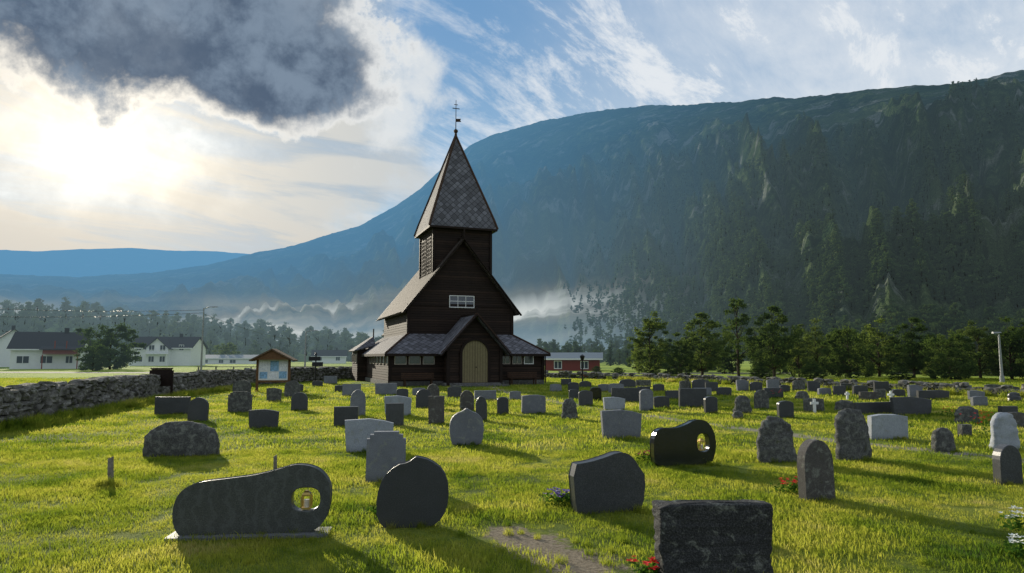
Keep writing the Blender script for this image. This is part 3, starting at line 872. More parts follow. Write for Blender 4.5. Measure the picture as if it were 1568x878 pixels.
LST = """951 671 65 43 slope m;1361 673 62 38 low l;1447 693 38 38 rough r;1541 690 48 60 rough l;1548 742 38 60 arch d;262 635 51 27 rect d;301 645 30 36 arch d;
402 656 45 29 slope d;365 632 35 32 step r;369 606 27 24 arch r;457 629 25 28 arch d;528 653 37 30 rect d;546 638 24 41 arch m;608 637 42 31 slope l;603 652 28 34 rect d;
667 649 25 42 rect b;647 625 24 29 arch d;662 618 20 30 arch b;714 630 22 32 arch b;736 645 18 38 arch d;742 613 34 15 rect m;769 635 18 27 soft d;816 633 38 28 low m;788 613 18 14 low m;
871 642 26 33 rough r;878 612 16 16 soft d;896 622 22 24 soft d;911 614 18 21 soft k;940 629 35 21 slope l;957 616 44 22 rect d;989 629 22 33 soft m;1012 625 26 18 low d;
1060 624 44 29 rect d;1088 633 21 26 soft d;1137 633 30 28 rough r;1166 626 23 29 arch r;1129 642 19 14 rough r;1203 640 25 26 soft d;1246 630 34 20 low r;1293 629 34 17 rough r;
1342 634 76 18 rect d;1396 636 70 28 slope d;1482 648 46 27 rough r;1479 670 18 20 rect r;1500 622 26 15 low m;1418 612 30 14 rect d;418 615 23 21 slope r;446 608 23 25 arch r;
485 592 16 9 soft d;537 607 28 19 rect m;590 605 33 18 rect m;615 609 18 14 soft d;695 609 22 17 soft d;505 588 20 12 rect m;520 600 18 10 low d;640 606 20 12 low m;
1030 612 24 14 rect d;1075 607 28 13 rect m;1108 606 24 13 low d;1184 610 30 16 rect d;1228 612 24 14 rough r;1262 606 22 12 soft m;1330 613 30 13 rect b;1375 608 22 12 soft d;
1455 602 22 14 rect m;1008 600 18 12 soft d;985 603 20 11 rect d;850 600 18 12 soft m;866 590 16 10 rect d;925 600 20 12 soft m;1545 640 30 18 rect d;1560 655 30 24 slope b;455 600 16 12 soft d"""
for ln in LST.replace('\n', '').split(';'):
    a = ln.split(); stone(float(a[0]), float(a[1]), float(a[2]), float(a[3]), a[4], a[5])
used = [(float(l.split()[0]), float(l.split()[1])) for l in LST.replace('\n', '').split(';')]
for i in range(75):
    px = RS.uniform(845, 1560); by = RS.uniform(588, 600)+(px-845)/715*16
    if any(abs(px-a) < 16 and abs(by-b) < 7 for a, b in used): continue
    used.append((px, by)); s = (by-548)/60
    stone(px, by, RS.uniform(17, 34)*s, RS.uniform(13, 21)*s, RS.choice(['rect', 'soft', 'arch', 'low', 'slope', 'rough']), RS.choice('ddmdrmbd'))
def cross(px, by, h):
    x, y = gp(px, by); k = (y*cP-CH*sP)/F; H_ = h*k; P = Part()
    P.box(-.04, .04, -.03, .03, 0, H_); P.box(-H_*.3, -.042, -.028, .028, H_*.6, H_*.6+.08); P.box(.042, H_*.3, -.028, .028, H_*.6, H_*.6+.08)
    P.obj('grave_cross', [M_WHITE], loc=(x, y, 0), rz=.15)
cross(1246, 632, 21); cross(1363, 616, 17); cross(1296, 612, 12)

# ---------------------------------------------------------------- dry stone walls
def rock_wall(name, poly, Hh, step, seed, sub, thick=.7, mat=None):
    import bmesh
    bm = bmesh.new(); bmesh.ops.create_icosphere(bm, subdivisions=sub, radius=1.0)
    tv = [v.co.copy() for v in bm.verts]; tf = [tuple(v.index for v in f.verts) for f in bm.faces]; bm.free()
    R = random.Random(seed); v = []; f = []
    segs = []; tot = 0
    for a, b in zip(poly[:-1], poly[1:]):
        l = math.hypot(b[0]-a[0], b[1]-a[1]); segs.append((tot, tot+l, a, b)); tot += l
    def at(s):
        for s0, s1, a, b in segs:
            if s <= s1: break
        k = (s-s0)/(s1-s0); return a[0]+(b[0]-a[0])*k, a[1]+(b[1]-a[1])*k, atan2(b[1]-a[1], b[0]-a[0])
    z = 0.0
    while z < Hh:
        ch = R.uniform(.10, .22); s = R.uniform(0, step)
        last = z+ch >= Hh
        while s < tot:
            L = step*R.uniform(.5, 1.9)
            if not (last and R.random() < .35):
                x, y, an = at(min(tot, s+L/2)); hh = ch*R.uniform(.8, 1.6)
                an += R.uniform(-.2, .2); tilt = R.uniform(-.2, .2); th = thick*(1-.25*z/Hh)*R.uniform(.82, 1.15)
                mt = Matrix.Translation((x, y, z+ch/2+R.uniform(-.03, .03))) @ Matrix.Rotation(an, 4, 'Z') @ Matrix.Rotation(tilt, 4, 'Y')
                k = len(v); sd = R.uniform(0, 99)
                for c in tv:
                    q = Vector([math.copysign(abs(t)**.6, t) for t in c])
                    d = 1+.34*noise.noise(c*1.3+Vector((sd, 0, 0)))
                    q = Vector((q.x*L*.56*d, q.y*th*.5*d, q.z*hh*.56*d))
                    v.append(tuple(mt @ q))
                f += [tuple(i+k for i in t) for t in tf]
            s += L
        z += ch*.93
    return raw(name, v, f, [mat])
def fieldstone():
    m, N = new_mat('dry_stone')
    pos = N.n('ShaderNodeNewGeometry').outputs['Position']
    a = N.noise(pos, 3.3, 3, .6); b = N.noise(pos, 24, 5, .75)
    col = N.ramp(N.m('ADD', N.m('MULTIPLY', a, .6), N.m('MULTIPLY', b, .4)), [(.35, (.05, .047, .042)), (.5, (.14, .135, .12)), (.66, (.32, .31, .28))])
    col = N.mix(N.ss(N.noise(pos, 6, 4, .7), .52, .64, 0, .7), col, (.055, .065, .02))
    out(N, N.bsdf(col, .92, N.bump(b, .8, .03), .15)); return m
M_DRY = fieldstone()
rock_wall('dry_stone_wall', [(-12.0, 10.5), (-13.3, 18), (-16.0, 31), (-17.6, 44), (-14.5, 57), (-7, 66)], 1.0, .32, 3, 2, .8, M_DRY)
rock_wall('dry_stone_wall', [(3, 64), (9, 56), (15, 46), (21.3, 35), (26.5, 25)], .5, .38, 4, 1, .7, M_DRY)

# ---------------------------------------------------------------- kiosk / posts / lamps
def kiosk():
    x, y = gp(417, 600); P = Part()
    for s in (-1, 1): P.box(s*.82-.06, s*.82+.06, -.06, .06, 0, 1.75, 0)
    P.box(-.76, .76, -.03, .03, .62, 1.72, 1)
    P.box(-.84, .84, -.045, .045, .5, .60, 0)
    for i, (a, b, c, d, mi) in enumerate([(-.70, -.22, 1.12, 1.66, 2), (-.16, .28, 1.08, 1.64, 3), (.33, .70, 1.15, 1.62, 2), (-.70, -.3, .70, 1.05, 3), (-.22, .2, .68, 1.02, 2), (.3, .7, .7, 1.08, 3)]):
        P.box(a, b, -.042, -.032, c, d, mi)
    P.slab([(-1.15, .6, 1.68), (-1.15, -.6, 1.68), (0, -.6, 2.28), (0, .6, 2.28)], .07, 4)
    P.slab([(1.15, -.6, 1.68), (1.15, .6, 1.68), (0, .6, 2.28), (0, -.6, 2.28)], .07, 4)
    P.poly([(-1.0, -.5, 1.7), (1.0, -.5, 1.7), (0, -.5, 2.2)], 0); P.poly([(1.0, .5, 1.7), (-1.0, .5, 1.7), (0, .5, 2.2)], 0)
    mp1 = m_simple('poster_white', (.78, .82, .86), .5, .3, 16, .35, 0); mp2 = m_simple('poster_blue', (.24, .42, .60), .5, .3, 14, .6, 0)
    P.obj('notice_board', [M_WOODB, M_WHITE, mp1, mp2, M_BROOF], loc=(x, y, 0), rz=.12)
kiosk()
def lamp(px, Dd, ty, arm=1.5, nm='street_lamp'):
    x = atd(px, Dd); r = ray(px, ty); H_ = CH+r.z/r.y*Dd; P = Part()
    P.tube((0, 0, 0), (0, 0, H_), .11, .06, 10); P.tube((0, 0, 0), (0, 0, .5), .16, .15, 10)
    P.tube((0, 0, H_-.05), (arm*.6, 0, H_+.12), .04, .035, 8); P.tube((arm*.6, 0, H_+.12), (arm, 0, H_+.14), .035, .03, 8)
    P.hexa([(arm-.1, -.12, H_+.06), (arm+.5, -.1, H_+.10), (arm+.5, .1, H_+.10), (arm-.1, .12, H_+.06)], [(arm-.1, -.08, H_+.18), (arm+.45, -.06, H_+.17), (arm+.45, .06, H_+.17), (arm-.1, .08, H_+.18)])
    P.obj(nm, [M_METAL], loc=(x, Dd, 0))
    return x, Dd, H_
l1 = lamp(307, 72, 472, 1.0); lamp(466, 82, 508, .9); lamp(1533, 50, 512, -.35)
def cable(a, b, sag):
    cu = bpy.data.curves.new('power_line', 'CURVE'); cu.dimensions = '3D'; cu.bevel_depth = .018
    sp = cu.splines.new('POLY'); sp.points.add(24)
    for i in range(25):
        k = i/24; p = Vector(a).lerp(Vector(b), k); sp.points[i].co = (p.x, p.y, p.z-sag*4*k*(1-k), 1)
    cu.materials.append(M_DARKM); link(bpy.data.objects.new('power_line', cu))
cable((l1[0], l1[1], l1[2]-.2), (-75, 66, 8.6), .9); cable((l1[0], l1[1], l1[2]-.6), (atd(480, 130), 130, 5.0), .8); cable((l1[0], l1[1], l1[2]-.5), (-75, 66, 7.2), .9)
def wood_post(px, by, h, w=.07, nm='wooden_stake'):
    x, y = gp(px, by); k = (y*cP-CH*sP)/F; P = Part(); H_ = h*k
    P.hexa([(-w/2, -w/2, -.05), (w/2, -w/2, -.05), (w/2, w/2, -.05), (-w/2, w/2, -.05)], [(-w/2+.01, -w/2, H_-.02), (w/2, -w/2, H_), (w/2, w/2, H_), (-w/2+.01, w/2, H_-.03)])
    o = P.obj(nm, [M_WOODG], loc=(x, y, 0), rz=.3); o.rotation_euler = (0, -.06, .3)
wood_post(169, 740, 40); wood_post(421, 723, 26, .06)
def sign(px, Dd, ty, nm='direction_sign'):
    x = atd(px, Dd); r = ray(px, ty); H_ = CH+r.z/r.y*Dd; P = Part()
    P.tube((0, 0, 0), (0, 0, H_), .05, .05, 8); P.box(-.5, .35, -.09, -.055, H_-.45, H_-.15); P.box(-.25, .55, -.09, -.055, H_-.85, H_-.55)
    P.tube((0, 0, H_), (0, 0, H_+.15), .12, .02, 8)
    P.obj(nm, [M_DARKM], loc=(x, Dd, 0))
sign(482, 50, 543)
def memorial():
    x, y = gp(249, 608); P = Part()
    P.box(-.42, .42, -.06, .06, .55, 1.3, 0); P.box(-.5, -.425, -.05, .05, 0, 1.25, 0); P.box(.425, .5, -.05, .05, 0, 1.25, 0); P.box(-.45, .45, -.1, .1, 1.305, 1.36, 0)
    P.obj('memorial_board', [M_TRIM], loc=(x+.5, y-1.2, 0), rz=.1)
memorial()
def lantern_post(px, by, ty):
    x, y = gp(px, by); H_ = CH+ray(px, ty).z/ray(px, ty).y*y; P = Part()
    P.tube((0, 0, 0), (0, 0, H_-.35), .05, .04, 8); P.tube((0, 0, H_-.35), (0, 0, H_-.1), .09, .16, 8); P.tube((0, 0, H_-.1), (0, 0, H_), .18, .03, 8)
    P.obj('lantern_post', [M_DARKM], loc=(x, y, 0))
lantern_post(891, 592, 543)

# ---------------------------------------------------------------- houses
def hmat(name, col, b=.15):
    m, N = new_mat(name)
    U, V, _ = N.sep(N.n('ShaderNodeTexCoord').outputs['UV'])
    fr = N.m('FRACT', N.m('DIVIDE', V, b)); g = N.ss(fr, 0, .15)
    n = N.noise(N.n('ShaderNodeTexCoord').outputs['Object'], 2, 4, .6)
    c = N.mix(N.ss(n, .3, .7, 0, .15), col, tuple(q*.6 for q in col))
    out(N, painted_haze(N, N.bsdf(N.mix(g, tuple(q*.5 for q in col), c), .8, None, .15), 1000)); return m
H_WHITE = hmat('white_cladding', (.78, .79, .78)); H_RED = hmat('red_cladding', (.20, .035, .025)); H_RBR = hmat('redbrown_wood', (.24, .05, .03))
H_ROOF = hmat('roof_tiles', (.035, .036, .042), .35); H_ROOF2 = hmat('metal_roof', (.20, .24, .27), .6); H_GLS = hmat('house_glass', (.04, .05, .06), 3)
def house(nm, x, y, rz, w, d, hw, ha, wallm, roofm, floors=1, balcony=None, cross_g=False, nwin=None):
    E = empty(nm, (x, y, 0), rz); W = Part(); R_ = Part(); G = Part(); T = Part(); B = Part()
    W.poly([(-w/2, -d/2, 0), (w/2, -d/2, 0), (w/2, -d/2, hw), (-w/2, -d/2, hw)]); W.poly([(w/2, d/2, 0), (-w/2, d/2, 0), (-w/2, d/2, hw), (w/2, d/2, hw)])
    W.poly([(w/2, -d/2, 0), (w/2, d/2, 0), (w/2, d/2, hw), (w/2, 0, ha), (w/2, -d/2, hw)]); W.poly([(-w/2, d/2, 0), (-w/2, -d/2, 0), (-w/2, -d/2, hw), (-w/2, 0, ha), (-w/2, d/2, hw)])
    o = .5; dz = (ha-hw)/(d/2)*o
    R_.slab([(-w/2-o, -d/2-o, hw-dz+.1), (w/2+o, -d/2-o, hw-dz+.1), (w/2+o, 0, ha+.1), (-w/2-o, 0, ha+.1)], .14)
    R_.slab([(w/2+o, d/2+o, hw-dz+.1), (-w/2-o, d/2+o, hw-dz+.1), (-w/2-o, 0, ha+.1), (w/2+o, 0, ha+.1)], .14)
    T.box(-w/2-o, w/2+o, -d/2-o-.06, -d/2-o-.005, hw-dz-.1, hw-dz+.1)
    if ha > 4: R_.box(w*.18, w*.18+.6, -.3, .3, ha-.4, ha+.8)
    def win(a, z, ww, hh, y0=-d/2):
        G.box(a-ww/2, a+ww/2, y0-.03, y0-.005, z, z+hh)
        T.box(a-ww/2-.1, a+ww/2+.1, y0-.06, y0-.004, z-.1, z-.002); T.box(a-ww/2-.1, a+ww/2+.1, y0-.06, y0-.004, z+hh+.002, z+hh+.1)
        for q in (-ww/2-.1, -.04, ww/2+.02): T.box(a+q, a+q+.08, y0-.06, y0-.032, z, z+hh)
    n = nwin or max(2, int(w/3.4))
    R = random.Random(int(w*10+y))
    for fl in range(floors):
        for i in range(n):
            if R.random() < .12: continue
            win(-w/2+w*(i+.5)/n+R.uniform(-.3, .3), min(.95, hw-1.4)+fl*2.6, R.choice([.9, 1.2, 1.6]), min(R.choice([.9, 1.1]), hw-.8))
    if cross_g:
        W.poly([(-2.4, -d/2-1.5, 0), (2.4, -d/2-1.5, 0), (2.4, -d/2-1.5, hw), (0, -d/2-1.5, ha-.4), (-2.4, -d/2-1.5, hw)])
        W.poly([(2.4, -d/2-1.5, 0), (2.4, -d/2, 0), (2.4, -d/2, hw), (2.4, -d/2-1.5, hw)]); W.poly([(-2.4, -d/2, 0), (-2.4, -d/2-1.5, 0), (-2.4, -d/2-1.5, hw), (-2.4, -d/2, hw)])
        R_.slab([(-2.9, 0, hw-.45), (-2.9, -d/2-2, hw-.45), (0, -d/2-2, ha-.25), (0, 0, ha-.25)], .12); R_.slab([(2.9, -d/2-2, hw-.45), (2.9, 0, hw-.45), (0, 0, ha-.25), (0, -d/2-2, ha-.25)], .12)
        for z in (.9, 3.4):
            for a in (-1.2, 1.2): win(a, z, 1.1, 1.2, -d/2-1.5)
        for i in range(14): T.box(-2.6+i*.39, -2.54+i*.39, -d/2-2.5, -d/2-2.44, 2.75, 3.5)
        T.box(-2.7, 2.7, -d/2-2.55, -d/2-1.52, 2.6, 2.74); T.box(-2.7, 2.7, -d/2-2.52, -d/2-2.42, 3.5, 3.58)
        for a in (-2.6, 2.5): T.box(a, a+.14, -d/2-2.5, -d/2-2.38, 0, 2.6)
    if balcony:
        a, b = balcony
        B.box(a, b, -d/2-1.6, -d/2-.01, 2.35, 2.5); B.box(a, b, -d/2-1.6, -d/2-1.52, 2.55, 3.3)
        for q in range(4): B.box(a+(b-a)*q/3-.07, a+(b-a)*q/3+.07, -d/2-1.5, -d/2-1.36, 0 if q % 3 == 0 else 3.3, 2.3 if q % 3 == 0 else 4.5)
        R_.slab([(a-.4, -d/2-2.1, hw-.25), (b+.4, -d/2-2.1, hw-.25), (b+.4, -d/2-.3, hw+.25), (a-.4, -d/2-.3, hw+.25)], .1)
    W.obj('walls', [wallm], E); R_.obj('roof', [roofm], E); G.obj('windows', [H_GLS], E); T.obj('window_trim', [H_WHITE], E)
    if B.v: B.obj('balcony', [H_RBR], E)
house('white_house', atd(58, 112), 115, radians(24), 9.5, 8.5, 3.4, 6.0, H_WHITE, H_ROOF, 1, (-.2, 4.6), nwin=3)
house('white_house', atd(-2, 135), 138, radians(-50), 8, 8, 4.2, 7.4, H_WHITE, H_ROOF, 2)
house('white_house', atd(250, 158), 160, radians(4), 13.5, 9, 4.2, 6.6, H_WHITE, H_ROOF, 2, None, True)
house('long_white_building', atd(350, 200), 202, radians(2), 15, 8, 1.7, 2.6, H_WHITE, H_ROOF2, 1)
house('red_barn', atd(878, 96), 98, radians(-8), 7.6, 5, 1.75, 2.45, H_RED, H_ROOF2, 1)
house('white_house', atd(500, 215), 218, radians(12), 10, 8, 2.4, 4.2, H_WHITE, H_ROOF, 1)

m, N = new_mat('asphalt'); pos = N.n('ShaderNodeNewGeometry').outputs['Position']
out(N, N.bsdf(N.ramp(N.noise(pos, 30, 4, .7), [(.3, (.04, .04, .042)), (.7, (.08, .08, .082))]), .9))
P = Part()
P.poly([(-120, 88, .006), (-5, 76, .006), (60, 80, .006), (60, 86, .006), (-5, 82, .006), (-120, 95, .006)])
P.obj('road', [m])
P = Part()
for i in range(18):
    xx = -34+i*1.9; P.box(xx-.06, xx+.06, 74.5, 74.62, 0, .8)
P.box(-34.2, -1.5, 74.52, 74.58, .802, .87); P.box(-34.2, -1.5, 74.47, 74.498, .42, .52)
P.obj('roadside_fence', [M_WOODG])

# ---------------------------------------------------------------- grass, flowers
def blade_patch(name, seed, n, size, hmin, hmax, w, mat):
    R = random.Random(seed); v = []; f = []
    for _ in range(n):
        rr = size*.62*sqrt(R.random()); an = R.uniform(0, 2*pi); x = rr*cos(an); y = rr*sin(an)
        a = R.uniform(0, 2*pi); h = R.uniform(hmin, hmax); l = R.uniform(.1, .8)*h; b = R.uniform(0, 2*pi)
        dx, dy = cos(a)*w/2, sin(a)*w/2; lx, ly = cos(b)*l, sin(b)*l
        k = len(v)
        v += [(x-dx, y-dy, -.005), (x+dx, y+dy, -.005), (x+dx*.8+lx*.35, y+dy*.8+ly*.35, h*.6), (x-dx*.8+lx*.35, y-dy*.8+ly*.35, h*.6), (x+lx, y+ly, h)]
        f += [(k, k+1, k+2, k+3), (k+3, k+2, k+4)]
    return raw(name, v, f, [mat], do_link=False)
cg = bpy.data.collections.new('grass_near'); cm = bpy.data.collections.new('grass_mid'); cw_ = bpy.data.collections.new('weed_kinds')
for i in range(5): cg.objects.link(blade_patch('grass_patch', i, 330, .55, .018, .055, .006, M_BLADE))
for i in range(4): cm.objects.link(blade_patch('grass_patch_mid', 10+i, 300, 1.3, .02, .065, .014, M_BLADE))
for i in range(3): cw_.objects.link(blade_patch('weed', 20+i, 90, .35, .12, .38, .014, M_BLADE))
ci, si = cos(-CR), sin(-CR)
def blocked(x, y):
    dx, dy = x+3.5, y-47.35; u = dx*ci-dy*si; v = dx*si+dy*ci
    if -6.2 < u < 5.6 and -4.7 < v < 15: return True
    for (px, py) in PATH[::2]:
        if (px-x)**2+(py-y)**2 < .5: return noise.noise(Vector((x*1.7, y*1.7, 0))) < .12
    for qx, qy, r in SOIL:
        if ((x-qx))**2+((y-qy)*.75)**2 < (r*1.15)**2: return noise.noise(Vector((x*4, y*4, 2))) < .25
    return False
RG = random.Random(8); pts = []
def fill(y0, y1, st, s0, s1):
    o = []; y = y0
    while y < y1:
        x = -.84*y-1.5
        while x < .84*y+1.5:
            xx = x+RG.uniform(-.5, .5)*st; yy = y+RG.uniform(-.5, .5)*st
            if not blocked(xx, yy):
                g = .8+.9*noise.noise(Vector((xx*.9, yy*.9, 5)))
                o.append((xx, yy, 0, RG.uniform(s0, s1)*max(.45, g+.1)))
            x += st
        y += st
    RG.shuffle(o); return o
scatter('grass', fill(4.2, 13.5, .34, .85, 1.3), cg, .04)
scatter('grass', fill(13.3, 27, .72, .8, 1.25), cm, .03)
scatter('grass', fill(26.6, 60, 1.5, 1.3, 2.0), cm, .02)
pts = []
for i in range(420):
    k = RG.random()
    a, b = ((-12.6, 12), (-16.2, 32)) if k < .7 else ((-16.2, 32), (-17.5, 44)); t = RG.random()
    pts.append((a[0]+(b[0]-a[0])*t+.72+abs(RG.gauss(0, .3)), a[1]+(b[1]-a[1])*t, 0, RG.uniform(.4, 1.0)))
for i in range(160):
    a, b = RG.choice([((9, 56), (15, 46)), ((15, 46), (21.3, 35)), ((21.3, 35), (26.5, 25))]); t = RG.random()
    pts.append((a[0]+(b[0]-a[0])*t-.5-abs(RG.gauss(0, .3)), a[1]+(b[1]-a[1])*t-.2, 0, RG.uniform(.5, 1.3)))
for sx, sy, sw in STONES:
    for i in range(5): pts.append((sx+RG.uniform(-.5, .5)*sw, sy+RG.uniform(-.13, .05), 0, RG.uniform(.15, .32)))
for i in range(70):
    y = RG.uniform(6, 16); pts.append((RG.uniform(-.7, .75)*y, y, 0, RG.uniform(.12, .24)))
for i in range(16):
    qx, qy, r = RG.choice(SOIL); pts.append((qx+RG.gauss(0, .3), qy+RG.gauss(0, .3), 0, RG.uniform(.15, .32)))
x0, y0 = gp(172, 745)
for i in range(14): pts.append((x0+RG.gauss(0, .08), y0+RG.gauss(0, .06), 0, RG.uniform(.25, .5)))
scatter('tall_grass', pts, cw_, .1)

M_STEM = m_leaf('flower_leaf', (.02, .05, .01), (.05, .11, .02), (.09, .16, .03))
def flowers(nm, px, py, col, n, rad, h=.16):
    x0, y0 = gp(px, py); R = random.Random(int(px)); v = []; f = []; mi = []
    mc = m_simple(nm+'_petal', col, .6, .2, 30, .3, 0)
    for i in range(n*5):
        p = Vector((R.gauss(0, rad*.6), R.gauss(0, rad*.4), R.uniform(.01, h*.8)))
        a = Vector((R.uniform(-1, 1), R.uniform(-1, 1), R.uniform(-.3, 1))).normalized(); b = a.orthogonal().normalized(); s = .03
        k = len(v); v += [tuple(p-a*s), tuple(p+b*s*.5), tuple(p+a*s), tuple(p-b*s*.5)]; f.append((k, k+1, k+2, k+3)); mi.append(0)
    for i in range(n):
        c = Vector((R.gauss(0, rad*.55), R.gauss(0, rad*.35), h*R.uniform(.6, 1.15))); s = R.uniform(.018, .03)
        for q in range(6):
            an = q*pi/3+R.uniform(-.2, .2); d = Vector((cos(an), sin(an)*.8, R.uniform(.1, .6))).normalized(); e = Vector((-sin(an), cos(an), 0))
            k = len(v); v += [tuple(c), tuple(c+d*s*.7+e*s*.4), tuple(c+d*s*1.3), tuple(c+d*s*.7-e*s*.4)]; f.append((k, k+1, k+2, k+3)); mi.append(1)
    o = raw(nm, v, f, [M_STEM, mc], mi); o.location = (x0, y0, 0)
RED = (.75, .02, .02)
flowers('red_flowers', 1213, 754, RED, 34, .2); flowers('red_flowers', 1003, 884, RED, 30, .16, .13); flowers('purple_flowers', 862, 773, (.20, .12, .45), 44, .2)
flowers('red_flowers', 990, 706, (.45, .05, .07), 22, .22); flowers('red_flowers', 1508, 668, RED, 40, .35, .5); flowers('red_flowers', 1455, 640, RED, 20, .3, .3)
flowers('white_flowers', 1554, 812, (.7, .72, .65), 20, .12, .2); flowers('white_flowers', 1558, 855, (.7, .72, .65), 14, .1, .18); flowers('red_flowers', 1185, 612, RED, 14, .4, .4)
flowers('pink_flowers', 585, 790, (.55, .15, .2), 14, .15, .12); flowers('red_flowers', 893, 585, RED, 16, .5, .5)

# ---------------------------------------------------------------- sky
w = bpy.data.worlds.new('World'); scene.world = w; w.use_nodes = True; w.node_tree.nodes.clear()
N = NT(w.node_tree)
sky = N.n('ShaderNodeTexSky', sky_type='NISHITA', sun_disc=False, sun_elevation=SUN_EL, sun_rotation=SUN_AZ, altitude=400, air_density=1.0, dust_density=1.0, ozone_density=1.5)
dr = N.vm('NORMALIZE', N.n('ShaderNodeTexCoord').outputs['Generated'])
X, Y, Z = N.sep(dr)
az = N.m('MULTIPLY', N.m('ARCTAN2', X, Y), 57.2958); el = N.m('MULTIPLY', N.m('ARCSINE', Z), 57.2958)
nb = N.noise(dr, 6.5, 6, .60, .15)
nb2 = N.noise(N.vm('ADD', dr, (3.1, 0, 0)), 15.0, 7, .62, .1)
def sq(v): return N.m('MULTIPLY', v, v)
def ell(a, e, ra, re, namp=1.3):
    q = N.m('SQRT', N.m('ADD', sq(N.m('DIVIDE', N.m('SUBTRACT', az, a), ra)), sq(N.m('DIVIDE', N.m('SUBTRACT', el, e), re))))
    return N.m('ADD', N.m('SUBTRACT', 1.0, q), N.m('MULTIPLY', N.m('SUBTRACT', nb, .5), namp))
field = N.m('MAXIMUM', ell(-30, 26.0, 18, 8.6, 1.4), ell(-20, 22.4, 10.2, 5.6, 1.1))
field = N.m('ADD', field, N.m('MULTIPLY', N.m('SUBTRACT', nb2, .5), .8))
field2 = N.m('ADD', ell(-10.5, 21.0, 4.6, 7.0, 2.8), N.m('MULTIPLY', N.m('SUBTRACT', nb2, .5), 2.6))
dens = N.ss(field, -.02, .10); thick = N.ss(field, .02, .36)
dens2 = N.m('MULTIPLY', N.ss(field2, -.1, .9), .8)
pl = N.vm('DIVIDE', N.comb(X, Y, 0.0), N.comb(N.m('ADD', Z, .16), N.m('ADD', Z, .16), 1.0))
rot = N.n('ShaderNodeVectorRotate', {'Vector': pl, 'Angle': radians(38)}, rotation_type='Z_AXIS').outputs[0]
ci1 = N.noise(N.vm('MULTIPLY', rot, (3.2, 1.1, 1)), 1.9, 9, .70, .3)
ci2 = N.noise(N.vm('ADD', pl, (5, 2, 0)), 1.5, 4, .6, .2)
cir = N.ss(N.m('ADD', N.m('MULTIPLY', ci1, .85), N.m('MULTIPLY', ci2, .35)), .50, .72)
right = N.ss(az, -8, 6)
cir = N.m('MULTIPLY', cir, N.m('ADD', .60, N.m('MULTIPLY', right, .38)), clamp=True)
pale = N.m('MULTIPLY', N.ss(az, -8, 26), N.ss(N.m('ADD', N.m('MULTIPLY', ci2, .6), N.m('MULTIPLY', ci1, .4)), .32, .62, .30, .85))
cir = N.m('MAXIMUM', cir, pale)
streak = N.noise(N.vm('MULTIPLY', N.comb(az, N.m('ADD', el, N.m('MULTIPLY', az, .12)), 0.0), (.055, .30, 1)), 1.0, 6, .6, .5)
veil = N.m('MULTIPLY', N.ss(N.m('ADD', az, N.m('MULTIPLY', N.m('SUBTRACT', nb, .5), 22.0)), -7, -14), N.ss(streak, .30, .58, .62, 1.0))
veil = N.m('MULTIPLY', veil, N.ss(el, 38, 24))
SV = Vector((sin(SUN_AZ)*cos(radians(15.0)), cos(SUN_AZ)*cos(radians(15.0)), sin(radians(15.0))))
sdc = N.m('MAXIMUM', N.vm('DOT_PRODUCT', dr, tuple(SV)), 0.0)
g2 = N.m('POWER', sdc, 26.0)
core = N.m('SQRT', N.m('ADD', sq(N.m('DIVIDE', N.m('SUBTRACT', az, -31.5), 7.6)), sq(N.m('DIVIDE', N.m('SUBTRACT', el, 14.8), 3.7))))
core = N.m('ADD', core, N.m('ADD', N.m('MULTIPLY', N.m('SUBTRACT', nb2, .5), 1.3), N.m('MULTIPLY', N.m('SUBTRACT', streak, .5), 1.4)))
g1 = N.m('EXPONENT', N.m('MULTIPLY', sq(N.m('MAXIMUM', core, 0.0)), -1.3))
blue = N.mix(N.ss(el, 4, 30), (3.0, 5.4, 7.4), (1.2, 3.2, 6.0))
base = N.mix(.75, sky.outputs[0], blue)
c = N.mix(cir, base, (7.8, 8.2, 8.6))
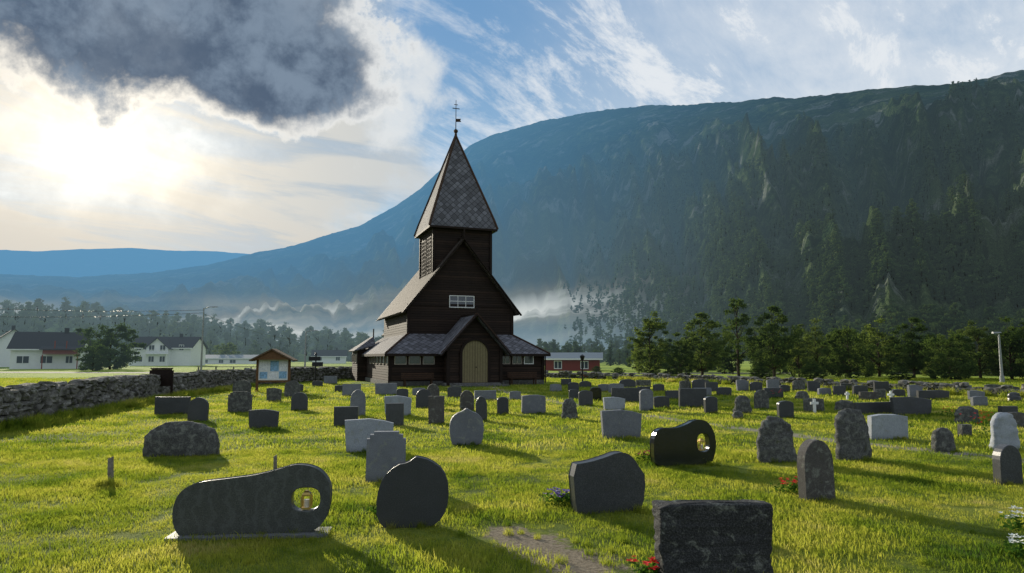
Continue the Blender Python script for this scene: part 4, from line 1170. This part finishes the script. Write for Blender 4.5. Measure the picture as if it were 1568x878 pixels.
vcol = N.mix(g2, (5.6, 6.0, 6.2), (8.0, 7.3, 6.1))
vcol = N.mix(N.ss(el, 6, 13), (6.6, 6.2, 5.5), vcol)
vcol = N.mix(N.ss(streak, .40, .56, .65, 0.0), vcol, (3.4, 4.2, 5.0))
c = N.mix(veil, c, vcol)
c = N.mix(dens2, c, (7.8, 8.0, 8.0))
edgec = N.mix(g2, (7.6, 7.9, 8.1), (9.5, 8.9, 7.8))
dk = N.mix(N.ss(nb2, .38, .64), (.85, 1.25, 1.9), (2.0, 2.65, 3.5))
dk = N.mix(N.ss(nb, .45, .68, 0, .3), dk, (3.4, 4.0, 4.7))
c = N.mix(dens, c, N.mix(thick, edgec, dk))
glow = N.m('MULTIPLY', N.m('ADD', N.m('MULTIPLY', g1, 7.5), N.m('MULTIPLY', g2, .9)), N.m('SUBTRACT', 1.0, N.m('MULTIPLY', thick, .96)))
c = N.mix(1.0, c, N.vm('SCALE', (1.0, .91, .75), sc=glow), 'ADD')
# behind the photographer and overhead: unseen pale cloud added as fill light
fill_cloud = N.m('MAXIMUM', N.ss(N.m('ABSOLUTE', az), 55, 100), N.ss(el, 40, 60))
c = N.mix(fill_cloud, c, (4.9, 5.6, 6.6))
bg = N.n('ShaderNodeBackground', {'Color': c, 'Strength': .1}).outputs[0]
o = N.n('ShaderNodeOutputWorld'); N.t.links.new(bg, o.inputs[0])

sl = bpy.data.lights.new('sun', 'SUN'); sl.energy = 5.0; sl.angle = radians(.5); sl.color = (1.0, .90, .72)
so = bpy.data.objects.new('sun', sl); link(so); so.rotation_euler = SUN.to_track_quat('Z', 'Y').to_euler(); so.location = (-20, 30, 30)

cam = bpy.data.cameras.new('camera'); cam.lens = 24; cam.sensor_width = 36; cam.clip_end = 12000; cam.clip_start = .1
co = bpy.data.objects.new('camera', cam); link(co); co.location = (0, 0, CH); co.rotation_euler = (pi/2+PITCH, 0, 0)
scene.camera = co
scene.view_settings.view_transform = 'Standard'; scene.view_settings.look = 'None'; scene.view_settings.exposure = 0
